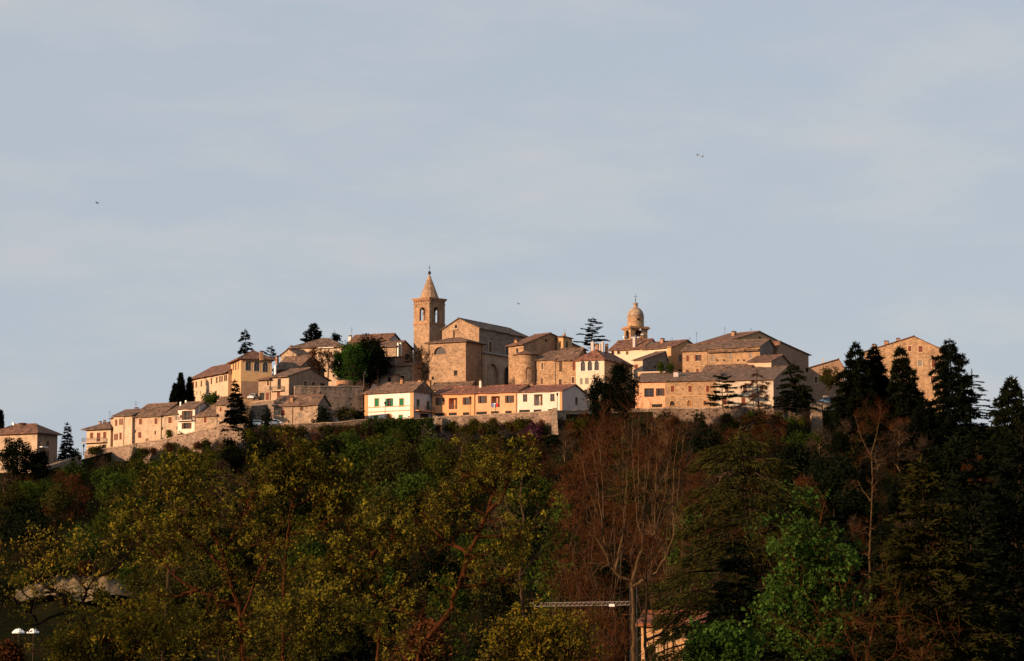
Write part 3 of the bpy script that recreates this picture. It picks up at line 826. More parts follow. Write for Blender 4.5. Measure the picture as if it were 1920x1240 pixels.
# ---- the church with the pointed tower
h = House('tall square church tower with open arched belfry and conical spire', 600, 805, 606, 716, 41, xl=775.6, xr=834.2, wall=S_CHURCH, drop=6, name='church_tower', cat='church tower')
TW = h
h.win('s', 818, 640, 1.6, 3, 'sl', trim=False); h.win('f', 790, 650, 1.6, 4, 'sl', trim=False)
H0 = h.H; h.done()
b = MB(); W, L = h.W, h.L                                              # belfry: four open arched walls
zt = P(805, 559.5, 600).z - h.z0
def off(s, a, bb, z): return s.u * a + s.v * bb + UP * z
def arch_wall(mb, o, ax, out, W, z0, z1, s0, s1, t0, t1, th=.5):
    for d in (0, th): panel(mb, o + UP * z0 - out * d, ax, out, W, z1 - z0, [(s0, s1, t0 - z0, t1 - z0, True, th if d == 0 else 0.01)])
bz = P(805, 606, 600).z - h.z0
fr = h.rect('f', 792.3, 589, 10.5, 25); sr = h.rect('s', 817.6, 590.5, 9.5, 30)
arch_wall(b, V((0, 0, 0)), h.u, -h.v, W, bz, zt, *fr); arch_wall(b, V((0, 0, 0)), h.v, -h.u, L, bz, zt, *sr)
arch_wall(b, h.v * L, h.u, h.v, W, bz, zt, *fr); arch_wall(b, h.u * W, h.v, h.u, L, bz, zt, *sr)
b.build('belfry', S_WARM, h.root)
c = MB()
for z, e, t in ((bz - .15, .18, .35), (zt - 1.3, .12, .22)):
    d_ = MB(); d_.box(off(h, -e, -e, z), h.u * (W + 2 * e), h.v * (L + 2 * e), UP * t); d_.build('string_course', S_BRICK, h.root)
for z, e, t in ((zt, .42, .3), (zt - .32, .24, .32)):
    c.box(off(h, -e, -e, z), h.u * (W + 2 * e), h.v * (L + 2 * e), UP * t)
for e in range(9):                                                     # corbels under the cornice
    c.box(off(h, W * (e + .3) / 9, -.22, zt - .75), h.u * .22, h.v * .24, UP * .4)
    c.box(off(h, -.22, L * (e + .3) / 9, zt - .75), h.v * .22, h.u * .24, UP * .4)
c.build('cornice', S_BRICK, h.root)
ar = MB()                                                              # brick rings round the openings
for (o, ax, out, q) in ((V((0, 0, 0)), h.u, -h.v, fr), (V((0, 0, 0)), h.v, -h.u, sr)):
    top = arc(*q); to = arc(q[0] - .3, q[1] + .3, q[2], q[3] + .3)
    for p0, p1, p2, p3 in zip(top, top[1:], to[1:], to):
        A = [o + ax * x + UP * y - out * .02 for x, y in (p0, p1, p2, p3)]; ar.prism(A, [x + out * .12 for x in A])
    for x in (q[0] - .3, q[1]): ar.box(o + ax * x + UP * q[2] - out * .02, ax * .3, out * .12, UP * (top[0][1] - q[2]))
ar.build('arch_surround', S_BRICK, h.root)
cx, cy = (h.u * (W / 2) + h.v * (L / 2)).xy
sp = MB(); apex = P(809.3, 514, 600 + 3).z - h.z0
rb = min(W, L) * .47
sp.lathe((cx, cy, 0), [(rb, zt + .3), (rb * .93, zt + .7), (rb * .5, zt + .7 + (apex - zt) * .45), (.12, apex)], 12, ph=.2)
sp.build('spire', S_CHURCH, h.root, smooth=False)
fi = MB(); fi.lathe((cx, cy, apex), [(.05, -.1), (.35, .15), (.42, .45), (.3, .75), (.05, .9)], 10)
fi.tube([V((cx, cy, apex)), V((cx, cy, apex + 2.4))], [.07, .04], 5); fi.tube([V((cx - .4, cy, apex + 1.7)), V((cx + .4, cy, apex + 1.7))], [.05, .05], 4)
fi.build('finial', METAL, h.root)
be = MB(); zb = sr[2] + (sr[3] - sr[2]) * .62
be.lathe((cx, cy, zb), [(.12, 0), (.35, -.1), (.42, -.5), (.62, -.9), (.66, -1.0)], 12)
be.tube([V((cx, cy, zb)) - h.u * (W / 2 - .4), V((cx, cy, zb)) + h.u * (W / 2 - .4)], [.1, .1], 6)
be.tube([V((cx, cy, zb)) - h.v * (L / 2 - .4), V((cx, cy, zb)) + h.v * (L / 2 - .4)], [.1, .1], 6)
be.build('bell', METAL, h.root)

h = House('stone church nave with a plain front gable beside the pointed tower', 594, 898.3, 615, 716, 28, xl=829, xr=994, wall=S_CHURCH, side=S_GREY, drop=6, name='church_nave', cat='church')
h.win('f', 855, 612.6, 5.2, 7.5, 'dk', trim=True); h.win('f', 854.4, 627, 9.4, 13, 'n', trim=False); h.band('f', 617, 618.4, 853, 13, TRIM, 'ledge', .4)
h.win('s', 919, 650, 6, 21, 'a', frame=TRIM); h.win('s', 950, 657, 5.4, 18, 'a', frame=TRIM)
h.roof('gv', ridge=(856.5, 597.5), mat=T_OLD, ov=.5, peak=.55)
# aisle with blind arches, part of the same church
ai = House('x', 591, 905, 661, 727, 28, W=4.5, xr=958, wall=P_SOOT, side=P_SOOT, drop=4)
ai.win('s', 923.5, 704, 20, 43, 'an', trim=True, frame=S_BRICK, inset=.5); ai.win('s', 951.5, 707, 12, 38, 'ad', trim=True, frame=S_BRICK, inset=.5)
ai.roof('shedu', rise=1.3, mat=LEAD, ov=.5).done()
ai.root['drop'] = 1
def adopt(r, root):
    for o in [x for x in bpy.data.objects if x.parent == r]:
        o.parent = root; o.location = r.location - root.location
        if o.name.startswith('wall'): o.name = 'aisle_wall'
        if o.name.startswith('roof'): o.name = 'aisle_roof'
    bpy.data.objects.remove(r)
h.done(); adopt(ai.root, h.root)
h = House('square stone church transept with a half round lunette window', 584, 873.5, 640, 727, 30, xl=803.6, xr=907.4, wall=S_CHURCH, side=S_BRICK, drop=6, name='church_transept', cat='church')
h.win('f', 825, 657.7, 23, 14, 'a', frame=S_BRICK, inset=.45); h.win('f', 854.4, 699.7, 6.4, 9.5, 'dk', frame=S_WARM); h.win('f', 811.5, 709.8, 4.5, 6.5, 'dk', trim=False)
h.band('f', 641, 643.5, None, None, S_BRICK, 'cornice', .25); h.band('s', 641, 644, None, None, S_BRICK, 'cornice', .25)
h.gutter_pipe('f', 804.5); h.gutter_pipe('s', 903)
h.roof('hip', rise=1.5, mat=T_OLD, ov=.8); h.done()

# ---- the monastery group right of the church
h = House('broad gabled stone convent with a round apse on its corner', 578, 981.6, 645.5, 728, 47, xl=953.5, xr=1098, wall=S_WARM, side=S_BRICK, drop=8, name='convent', cat='convent')
h.win('f', 970, 657.5, 4.2, 9, 'dk', frame=TRIM); h.win('s', 1023.6, 639, 3.4, 6, 'dk', trim=False); h.win('s', 1028, 661, 5, 5.5, 'dk', trim=False)
h.roof('gu', ridge=(1023, 627), mat=T_BROWN, ov=.8, peak=.42); h.chimney(969, 636, 7, 8, .1); h.done()
D = 574; zc = P(986, 664, D).z; zb = P(986, 728, D).z - 6
ap = empty('apse', V((P(986, 664, D).x, D + 2.4, zb)), 'round stone apse with a conical tile roof and one arched window', 'apse')
r = 20 * D / F * 1.03
m = MB(); m.lathe((0, 0, 0), [(r, 0), (r, zc - zb)], 28); m.build('wall', S_WARM, ap)
m = MB(); m.lathe((0, 0, zc - zb), [(r + .45, -.12), (r + .45, .08), (.3, 1.1)], 28); m.build('roof', T_BROWN, ap)
aw = MB(); q = P(993, 700, D - 1); th = math.atan2(q.y - (D + 2.4), q.x - ap.location.x)
def cyl(t, z, rr): return V((rr * math.cos(th + t / r), rr * math.sin(th + t / r), z))
z0_, z1_ = P(993, 711, D).z - zb, P(993, 689, D).z - zb
pr = [(-.62, z0_)] + arc(-.62, .62, z0_, z1_) + [(.62, z0_)]
wo = None
f1 = MB(); po = [(-.9, z0_ - .15)] + arc(-.9, .9, z0_ - .15, z1_ + .3) + [(.9, z0_ - .15)]
for a, b_, c_, d_ in zip(pr, pr[1:], po[1:], po): f1.prism([cyl(*x, r - .02) for x in (a, b_, c_, d_)], [cyl(*x, r + .1) for x in (a, b_, c_, d_)])
wo = f1.build('window', S_BRICK, ap)
f2 = MB(); f2.prism([cyl(*x, r - .05) for x in pr], [cyl(*x, r + .02) for x in pr]); f2.build('pane', GLASS, wo)
h = House('low stone lean-to with a brown roof against the convent gable', 573, 1041, 674, 725, 24, xl=1004.8, L=8, wall=S_WARM, drop=4)
h.win('f', 1016.8, 686.5, 3.4, 12.5, 'b'); h.win('f', 1016, 715, 3.2, 11, 'b', trim=False)
h.roof('shed', ridge=(1020, 660), mat=T_OLD); h.done()
h = House('stone house with four dark windows left of the white triple arched house', 571, 1079.5, 673.5, 725, 24, xl=1040.2, L=9, wall=S_WARM, drop=6)
h.win('f', 1051.3, 688, 5.8, 19, 'b', trim=False); h.win('f', 1076, 686.5, 4.6, 17.5, 'r', trim=False); h.win('f', 1050.6, 716, 6, 10, 'b'); h.win('f', 1074.6, 713, 5.2, 11.5, 'b')
h.roof('gu', ridge=(1075, 655), mat=T_OLD); h.done()
h = House('cream white house with three arched upper windows beside the dark pine', 567, 1133, 674.5, 745, 24, xl=1079.6, xr=1186, wall=P_BUTTER, side=P_OCHRE, drop=4)
for x, y in ((1093, 686.8), (1106, 686.2), (1118.8, 685.8)): h.win('f', x, y, 8.6, 18, 'a', frame=P_WHITE)
h.win('f', 1090, 715, 5, 11.6, 'gy', trim=False); h.win('f', 1100.4, 714.6, 6.8, 11.6, 'gy', trim=False); h.win('f', 1117.7, 712.5, 7.6, 9, 'b', trim=False); h.win('f', 1098.7, 734, 6.4, 6, 'dk', trim=False)
h.roof('hip', ridge=(1110, 661.5), mat=T_RED, ov=.5)
h.chimney(1111.3, 641, 5.4, 26, .2, P_PALE, False); h.chimney(1129.7, 641, 4.2, 22, .3, P_PALE, False); h.chimney(1119.5, 644, 5, 9, .45); h.chimney(1125, 645, 3, 11, .4, P_PALE, False); h.chimney(1137.5, 645, 5, 9, .5)
h.done()
h = House('slim ochre bell turret with narrow arched slits on the convent', 584, 1056, 632, 672, 32, xl=1044.4, xr=1072.6, wall=P_OCHRE, drop=8, name='bell_turret', cat='turret')
h.win('f', 1050.3, 645.6, 2.8, 12, 'ad', trim=False); h.win('s', 1063.2, 646.4, 3.6, 13, 'ad', trim=False)
h.roof('pyr', rise=.55, mat=T_BROWN, ov=.3)
fi = MB(); c = h.u * (h.W / 2) + h.v * (h.L / 2) + UP * (h.H + .4); fi.lathe(tuple(c), [(.35, 0), (.35, .4), (.25, .6), (.05, .9)], 8); fi.tube([c, c + UP * 1.9], [.05, .03], 4); fi.build('finial', S_BRICK, h.root)
h.chimney(1077, 632.5, 5, 6, .9) if False else None
h.done()
# ---- domed bell tower
D = 622
h = House('domed bell tower with loudspeakers in its arched openings', D, 1182.5, 615.5, 660, 64, xl=1170, xr=1214, wall=S_WARM, drop=4, name='domed_bell_tower', cat='bell tower')
f_ = h.rect('f', 1176, 627.5, 6.5, 16); s_ = h.rect('s', 1197.6, 626, 13.5, 17)
W, L, z1 = h.W, h.L, h.H; zlo = min(f_[2], s_[2]) - .6
b = MB()
arch_wall(b, V((0, 0, 0)), h.u, -h.v, W, zlo, z1, *f_, th=.4); arch_wall(b, V((0, 0, 0)), h.v, -h.u, L, zlo, z1, *s_, th=.4)
arch_wall(b, h.v * L, h.u, h.v, W, zlo, z1, *f_, th=.4); arch_wall(b, h.u * W, h.v, h.u, L, zlo, z1, *s_, th=.4)
for (o, ax, out, w_) in ((V((0, 0, 0)), h.u, -h.v, W), (V((0, 0, 0)), h.v, -h.u, L), (h.v * L, h.u, h.v, W), (h.u * W, h.v, h.u, L)): panel(b, o, ax, out, w_, zlo, [])
b.build('belfry', S_WARM, h.root)
c = MB()
for z, e, t in ((z1, .55, .35), (z1 + .35, .3, .25), (z1 - .3, .25, .3)): c.box(off(h, -e, -e, z), h.u * (W + 2 * e), h.v * (L + 2 * e), UP * t)
c.build('cornice', S_BRICK, h.root)
c = MB(); c.box(off(h, -.15, -.15, zlo - .1), h.u * (W + .3), h.v * (L + .3), UP * .25); c.build('string_course', S_BRICK, h.root)
cx, cy = (h.u * (W / 2) + h.v * (L / 2)).xy
ctr = h.o + V((cx, cy, 0)); px0 = proj(ctr + UP * z1)[0]
k = ctr.y / F
zz = lambda py: P(1193, py, ctr.y).z - h.z0
rd = 15.6 * k
m = MB(); m.lathe((cx, cy, 0), [(rd, z1 + .5), (rd, zz(597)), (rd * 1.03, zz(596.4)), (rd * 1.03, zz(595))], 20); m.build('drum', S_WARM, h.root)
m = MB(); m.lathe((cx, cy, 0), [(rd * 1.0, zz(595)), (rd * .98, zz(590)), (rd * .87, zz(585)), (rd * .66, zz(580.6)), (rd * .42, zz(578)), (rd * .3, zz(577.0))], 20); m.build('dome', S_TAN, h.root, smooth=True)
m = MB(); m.lathe((cx, cy, 0), [(rd * .34, zz(578.4)), (rd * .26, zz(577)), (rd * .26, zz(571)), (rd * .36, zz(570.4)), (rd * .34, zz(569.4)), (rd * .05, zz(567.4))], 12); m.build('lantern', S_TAN, h.root)
m = MB(); m.tube([V((cx, cy, zz(568))), V((cx, cy, zz(551)))], [.08, .03], 5); m.lathe((cx, cy, zz(562)), [(.02, -.2), (.2, 0), (.02, .2)], 8); m.tube([V((cx - .4, cy, zz(556))), V((cx + .4, cy, zz(556)))], [.05, .05], 4); m.build('finial', METAL, h.root)
m = MB(); d = (V((0, 0, 0)) - ctr); a0 = math.atan2(-1, .28)
q = V((cx, cy, zz(600.5))) + V((math.cos(a0), math.sin(a0), 0)) * (rd * .98)
e1 = V((-math.sin(a0), math.cos(a0), 0)); m.prism([q + e1 * (.32 * math.cos(t)) + UP * (.32 * math.sin(t)) for t in np.linspace(0, 6.283, 13)[:-1]], [q + V((math.cos(a0), math.sin(a0), 0)) * .15 + e1 * (.32 * math.cos(t)) + UP * (.32 * math.sin(t)) for t in np.linspace(0, 6.283, 13)[:-1]])
m.build('oculus', DARK, h.root)
be = MB(); be.lathe((cx, cy, s_[3] - .4), [(.1, 0), (.3, -.1), (.38, -.5), (.6, -.9)], 10); be.tube([V((cx, cy, s_[3] - .4)) - h.v * (L / 2 - .3), V((cx, cy, s_[3] - .4)) + h.v * (L / 2 - .3)], [.08, .08], 5); be.build('bell', METAL, h.root)
for px, py in ((1173, 632.5), (1198.5, 618.5), (1203, 627.5), (1195.5, 633), (1184, 633.5)):
    s0, t0 = h.hit('s' if px > 1182 else 'f', px, py); ax = h.v if px > 1182 else h.u; out = -h.u if px > 1182 else -h.v
    lp = MB(); c0 = ax * s0 + UP * t0
    for r0, r1, d0, d1 in ((.16, .16, -.3, .25), (.12, .30, .25, .6)):
        e2 = ax
        A = [c0 + out * d0 + e2 * (r0 * math.cos(t)) + UP * (r0 * math.sin(t)) for t in np.linspace(0, 6.283, 11)[:-1]]
        B_ = [c0 + out * d1 + e2 * (r1 * math.cos(t)) + UP * (r1 * math.sin(t)) for t in np.linspace(0, 6.283, 11)[:-1]]
        lp.prism(A, B_)
    lp.build('loudspeaker', WHITE, h.root)

# ---- right part of the old town
h = House('cream house under a wide brown roof at the foot of the domed tower', 610, 1205, 653.5, 690, 30, xl=1143, xr=1240, wall=P_BUTTER, drop=5)
h.win('f', 1149, 661.5, 5.4, 6, 'ad'); h.win('f', 1160, 661, 5.4, 6, 'ad'); h.win('f', 1176, 662, 4, 6, 'b')
h.roof('gu', ridge=(1215, 637.5), mat=T_BROWN); h.chimney(1189.5, 632, 5, 20, .1, P_PALE, False); h.done()
h = House('house with a shaded gable wall and an ochre buttress above the roof terrace', 600, 1260, 651.5, 700, 38, xl=1204, xr=1316, wall=P_BUTTER, side=P_OCHRE, drop=6)
h.win('s', 1275.6, 671.8, 5.4, 13, 'd', trim=False); h.win('s', 1275.2, 696, 5.2, 6, 'dk', trim=False)
h.band('f', 650.5, 702, 1256.5, 7.5, P_OCHRE, 'buttress', .5)
h.roof('gu', ridge=(1293, 638.6), mat=T_BROWN); h.chimney(1242, 634.5, 6.4, 13, .4); h.antenna(1260, 633, 10, .5); h.antenna(1293, 632, 8, .5); h.done()
h = House('small house with a lit front and a dark stone side behind the roof terrace', 588, 1205, 675, 705, 38, xl=1187.5, xr=1252, wall=P_CREAM, side=S_GREY, drop=6)
h.win('f', 1193.2, 687.5, 6, 8, 'r'); h.win('s', 1245, 679, 3.4, 12, 'gy', trim=False); h.win('s', 1228, 689, 4, 6, 'dk', trim=False)
h.roof('gu', ridge=(1250, 660.2), mat=T_OLD, ov=.5, peak=.9); h.done()
h = House('stone house with four small windows right of the buttressed house', 592, 1326, 657, 702, 24, xl=1279.5, L=9, wall=S_WARM, drop=5)
h.win('f', 1289.3, 672.6, 4.8, 11.4, 'r', trim=False); h.win('f', 1308.6, 671.2, 6, 11.4, 'o', shut=SH_RED); h.win('f', 1288.8, 696.3, 6, 5.6, 'b', trim=False); h.win('f', 1307.5, 695, 4, 6.4, 'r', trim=False)
h.roof('gu', ridge=(1318, 646.5), mat=T_OLD); h.done()
h = House('broad old stone house with three grey windows under a double eave', 586, 1424.7, 650, 686, 24, xl=1326.5, xr=1458, wall=S_WARM, side=S_GREY, drop=6)
for x, y in ((1335.6, 671.8), (1369.6, 668.6), (1407, 666.3)): h.win('f', x, y, 4.4, 12.5, 'gy', trim=False)
for x in (1345, 1358, 1384, 1395): h.win('f', x, 676, 3.2, 4, 'sl', trim=False)
h.band('f', 656.2, 660.4, 1376, 96, T_OLD, 'lower_eave', .8)
h.roof('gu', ridge=(1400, 639.2), mat=T_OLD, peak=.5); h.antenna(1307, 624, 14, .5) if False else None
h.done()
h = House('largest house on the right hilltop with a long sloping ochre gable', 615, 1364, 640.5, 665, 42, xl=1305, xr=1491, wall=P_PEACH, side=P_OCHRE, drop=8)
h.win('s', 1424.5, 634.8, 4.2, 6.5, 'dk', trim=False)
h.roof('gu', ridge=(1420, 623), mat=T_BROWN, peak=.46); h.chimney(1376, 621, 7, 9, .3); h.antenna(1359, 613, 20, .4); h.antenna(1408, 615, 10, .5); h.antenna(1306, 622, 18, .3); h.done()
h = House('house with a dark overhanging roof falling to the right', 596, 1456, 657, 720, 38, W=5, xr=1516, wall=S_GREY, side=P_BROWN, drop=6)
h.win('s', 1490, 690, 5, 9, 'dk', trim=False); h.win('s', 1475, 690, 4, 9, 'gy', trim=False)
h.roof('gu', rise=2.2, mat=T_BROWN, peak=.1, ov=1.0); h.done()
h = House('small house with a dark gable in front of the overhanging roof', 576, 1446, 677.5, 700, 24, xl=1402.5, xr=1486, wall=P_CREAM, side=P_BROWN, drop=6)
h.roof('gu', ridge=(1468, 667), mat=T_BROWN, ov=.6); h.done()
h = House('low house with a mossy tiled roof under the old stone facade', 574, 1402, 700, 720, 20, xl=1316, L=9, wall=S_TAN, drop=6)
h.roof('gu', ridge=(1370, 686), mat=T_OLD); h.done()
h = House('pale walled roof terrace between the dark pine and the old stone houses', 570, 1272, 697, 712, 15, xl=1196, L=6, wall=P_YELLOW, drop=5, name='terrace_block', cat='terrace')
h.roof('flat', mat=P_WHITE2, th=.15); h.done()
h = House('peach house with two wide windows at the left end of the lower row', 560, 1247.5, 715.5, 768, 14, xl=1191, L=10, wall=P_PEACH, side=P_OCHRE, drop=3)
h.win('f', 1217, 736.3, 16, 14, 'd', frame=SH_BRN); h.win('f', 1237.6, 735.4, 8, 14, 'o', shut=SH_BRN, trim=False); h.win('f', 1232, 761, 19, 6, 'garage', trim=False)
h.roof('shed', ridge=(1220, 701), mat=T_OLD, ov=.6); h.done()
h = House('stone house with red shutters and brick arches in the middle of the lower row', 557, 1343, 713, 763, 14, xl=1247.8, L=10, wall=S_WARM, side=S_TAN, drop=3, trim=TRIM_O)
h.win('f', 1261, 729.4, 6.4, 11.5, 'r'); h.win('f', 1294, 729.4, 6.2, 12, 'r'); h.win('f', 1327, 729.2, 6.2, 12, 'r')
h.win('f', 1260.6, 756.5, 9, 9, 'ad', frame=TRIM_O); h.win('f', 1292.5, 756.5, 7.6, 11.5, 'adoor', frame=TRIM_O); h.win('f', 1322, 756, 6, 9, 'b')
h.band('f', 741.5, 742.7, None, None, TRIM_O, dep=.05)
h.roof('shed', ridge=(1290, 700), mat=T_OLD, ov=.6); h.chimney(1268, 696, 9, 12, .5, P_PALE); h.done()
h = House('whitewashed house behind the tall larch at the right end of the lower row', 553, 1450, 712, 764, 14, xl=1343.3, xr=1498, wall=P_LIME, side=P_BROWN, drop=4)
h.win('f', 1396.6, 728.4, 6.4, 14, 'b'); h.win('f', 1359, 752, 7.4, 15, 'r'); h.win('f', 1394, 752, 7.4, 13, 'r'); h.win('f', 1428, 730, 6.4, 13, 'b'); h.win('f', 1363, 729, 6.4, 13, 'b')
h.win('s', 1464, 728, 6, 12, 'gy')
h.roof('gu', ridge=(1430, 689.5), mat=T_OLD, ov=.6); h.done()
h = House('low grey house with a small flue behind the dark conifers', 585, 1583, 690, 745, 8, xl=1515, L=10, wall=P_BROWN, drop=6)
h.win('f', 1530, 712, 6, 12, 'b'); h.roof('gv', rise=2.1, mat=T_BROWN, ov=.6, peak=.15)
h.chimney(1543, 672, 3, 10, .5, STEEL, False); h.done()
h = House('big stone farmhouse gable with red shutters among the dark conifers', 596, 1767, 656, 745, 18, xl=1620, L=12, wall=S_WARM, side=S_GREY, drop=6)
h.win('f', 1705.7, 654, 6.2, 10, 'r'); h.win('f', 1726, 654.5, 8, 11.5, 'r'); h.win('f', 1725, 681, 8, 13, 'gy'); h.win('f', 1751.5, 682.5, 9, 13, 'r'); h.win('f', 1750, 711, 9.4, 12, 'r'); h.win('f', 1700, 682, 7, 12, 'r')
h.roof('gv', ridge=(1719.5, 635.5), mat=T_BROWN, ov=.8, peak=.36)
h.chimney(1638.8, 645, 7, 10, .4); h.chimney(1662, 639, 8, 11, .5); h.chimney(1684, 634, 6.5, 9, .4); h.done()
# ---- far left
h = House('detached house with a hipped roof at the far left below the town', 520, 70, 812, 850, 28, xl=-14, xr=108, wall=P_SAND, side=P_BROWN, drop=6)
for x in (12, 38): h.win('f', x, 826, 6, 11, 'b')
h.win('s', 76, 833, 3.6, 12, 'b', trim=False); h.win('s', 81, 835, 3, 12, 'b', trim=False); h.win('s', 90, 832, 3.6, 9, 'b', trim=False); h.win('s', 90.5, 853, 3.6, 13, 'b', trim=False); h.win('s', 103, 862, 2, 10, 'b', trim=False)
h.balcony('s', 78, 838.5, 11, 1.0, mat=WHITE)
h.roof('hip', rise=2.3, mat=T_BROWN, ov=.9)
h.chimney(25.7, 793, 4.6, 11, .5, WHITE, False); h.chimney(42.6, 793.5, 12, 9, .5, T_OLD); h.done()
# ---- house low on the right, seen through the trees
h = House('ochre house with a terracotta roof glimpsed through the trees at the bottom', 172, 1312, 1173, 1330, 10, xl=1202, L=8, wall=P_OCHRE, drop=3)
h.win('f', 1222, 1228, 16, 30, 'b'); h.roof('gu', rise=.7, mat=T_TERRA, ov=.5); h.done()

# ================================================================== walls
def rampart(label, pts, hgt, mat=S_WALL, th=0.9, name='stone_wall', coping=True, lean=0.25):
    """pts: (px, py of the top, D)"""
    T = [P(*p) for p in pts]
    o = V((T[0].x, T[0].y, T[0].z - hgt))
    root = empty(name, o, label, 'wall')
    m = MB(); rows = []
    rng = random.Random(len(label))
    n = []
    fine = []
    for a, b in zip(T, T[1:]):
        k = max(1, int((b - a).length / 1.5))
        fine += [a.lerp(b, i / k) for i in range(k)]
    fine.append(T[-1])
    for i, p in enumerate(fine):
        d = (fine[min(i + 1, len(fine) - 1)] - fine[max(0, i - 1)]); d.z = 0; d.normalize()
        out = V((d.y, -d.x, 0))
        tz = p.z + rng.uniform(-.12, .12)
        prof = [(lean + .0, -hgt), (lean * .5 + rng.uniform(-.1, .12), -hgt * .5), (rng.uniform(-.04, .05), 0), (-th, 0), (-th, -hgt)]
        rows.append([V((p.x, p.y, tz)) + out * a + UP * z - o for a, z in prof])
    for q, r in zip(rows, rows[1:]):
        for k in range(4): m.poly([q[k], r[k], r[k + 1], q[k + 1]])
    for q in (rows[0], rows[-1]): m.poly(q)
    m.build('wall', mat, root)
    if coping:
        c = MB()
        for q, r in zip(rows, rows[1:]):
            a = [q[2] + (q[2] - q[3]).normalized() * .12, r[2] + (r[2] - r[3]).normalized() * .12, r[3], q[3]]
            c.prism([x + UP * .02 for x in a], [x + UP * .3 for x in a])
        c.build('coping', S_TAN, root)
    return root
rampart('low stone roadside wall climbing from the detached house to the street row', [(66, 882, 514), (90, 876, 517), (120, 867, 523), (152, 856, 537)], 2.6)
rampart('long sloping rampart wall under the left street row', [(158, 849, 563), (210, 841, 562), (260, 833, 558), (300, 826.5, 555), (345, 817, 552), (400, 803.5, 547), (412, 799, 546), (470, 798, 543)], 6.5)
rampart('low rubble street wall in front of the parked cars', [(470, 799, 542.5), (560, 797, 540), (620, 794, 541), (686, 789, 543)], 4.5, S_DARK)
rampart('pitted rubble terrace wall between the gabled house and the white house', [(553, 726, 558), (600, 725.5, 560), (681, 726, 565)], 9.5, S_WALL)
rampart('grey stone garden wall behind the parked cars', [(470, 756, 560), (514, 752, 556)], 8, S_GREY)
rampart('weathered retaining wall below the orange row houses', [(690, 789, 545), (800, 786.5, 548), (812, 784, 549.5), (891, 780.5, 548), (970, 776.5, 544), (1046, 771.5, 540)], 7, S_RUBBLE)
rampart('bare tan wall end below the blank gable of the last row house', [(1046, 772, 540.5), (1075, 772, 544), (1108, 770, 549)], 7, S_TAN)
rampart('overgrown retaining wall below the lower right row of houses', [(1108, 772, 550), (1200, 768, 551), (1343, 766, 548), (1450, 765, 544.5), (1522, 768, 547)], 9, S_DARK)
rampart('tall pale stone pier at the right end of the retaining wall', [(1521, 757, 544), (1541, 757, 544.5)], 8.5, S_TAN, coping=True)
rampart('low sunlit stone parapet behind the small blue car', [(1544, 742, 556), (1577, 740, 556)], 3.5, S_TAN, coping=False)
for lab, px, py, hh in (('leaning stone buttress at the left end of the row house wall', 816, 786, 6.0), ('upright stone buttress below the corner of the last row house', 1040, 771, 5.5)):
    D = 547 if px < 900 else 538.5
    q = P(px, py, D); bt = MB()
    bt.prism([V((-.75, -2.4, -hh)), V((.75, -2.4, -hh)), V((.75, .8, -hh)), V((-.75, .8, -hh))], [V((-.5, -.3, 0)), V((.5, -.3, 0)), V((.5, .8, 0)), V((-.5, .8, 0))])
    bt.prism([V((-.6, -.4, 0)), V((.6, -.4, 0)), V((.6, .8, 0)), V((-.6, .8, 0))], [V((-.5, -.2, .5)), V((.5, -.2, .5)), V((.5, .8, .8)), V((-.5, .8, .8))])
    o = bt.build('buttress', S_TAN); o.location = q; tag(o, lab, 'buttress')
q = P(758, 711, 580)
st = MB(); st.cbox((0, 0, 0), 9, 5, 1.6)
# round stone planter base of the green tree
r_ = empty('stone_planter', P(646, 727, 579) - UP * 1.0, 'round stone planter wall at the foot of the bright round tree', 'planter')
m = MB(); m.lathe((0, 0, 0), [(2.1, 0), (2.0, 2.6), (1.6, 2.7), (1.5, 2.4)], 18); m.build('wall', S_BRICK, r_)

# ================================================================== street furniture, cars, small things
def street_lamp(label, px, ytop, ybot, D, arm=0.0):
    b = P(px, ybot, D); t = P(px, ytop, D); H = t.z - b.z
    r = empty('street_lamp', b, label, 'street lamp')
    m = MB(); m.tube([V((0, 0, -.3)), V((0, 0, .8)), V((0, 0, H - .5))], [.10, .08, .06], 7); m.build('pole', METAL, r)
    m = MB(); m.lathe((arm, 0, H - .55), [(.07, 0), (.16, .1), (.25, .5), (.3, .55), (.06, .8)], 8)
    if arm: m.tube([V((0, 0, H - .5)), V((arm, 0, H - .5))], [.05, .05], 5)
    m.build('lantern', METAL, r)
street_lamp('slim street lamp in front of the arched door of the white house', 722, 755, 789, 548)
street_lamp('street lamp in front of the first orange row house', 881.6, 745, 781, 551)
street_lamp('street lamp at the corner of the cream white row house', 1045, 738.5, 773, 543)
street_lamp('street lamp standing on the rubble terrace wall', 682, 698.5, 727, 561.5, .3)
street_lamp('street lamp beside the balcony house at the low end of the street', 156.5, 835, 852, 560)
street_lamp('street lamp against the long sand plastered house', 252.5, 808, 835, 558)
p = P(632, 786, 552)
m = MB(); m.lathe((0, 0, 0), [(.18, -.6), (.18, .1), (.13, .15), (.13, .7), (.17, .75), (.13, .95), (.02, 1.0)], 10)
o = m.build('white_post', WHITE); o.location = p; tag(o, 'short white stone post at the street edge left of the white house', 'post')
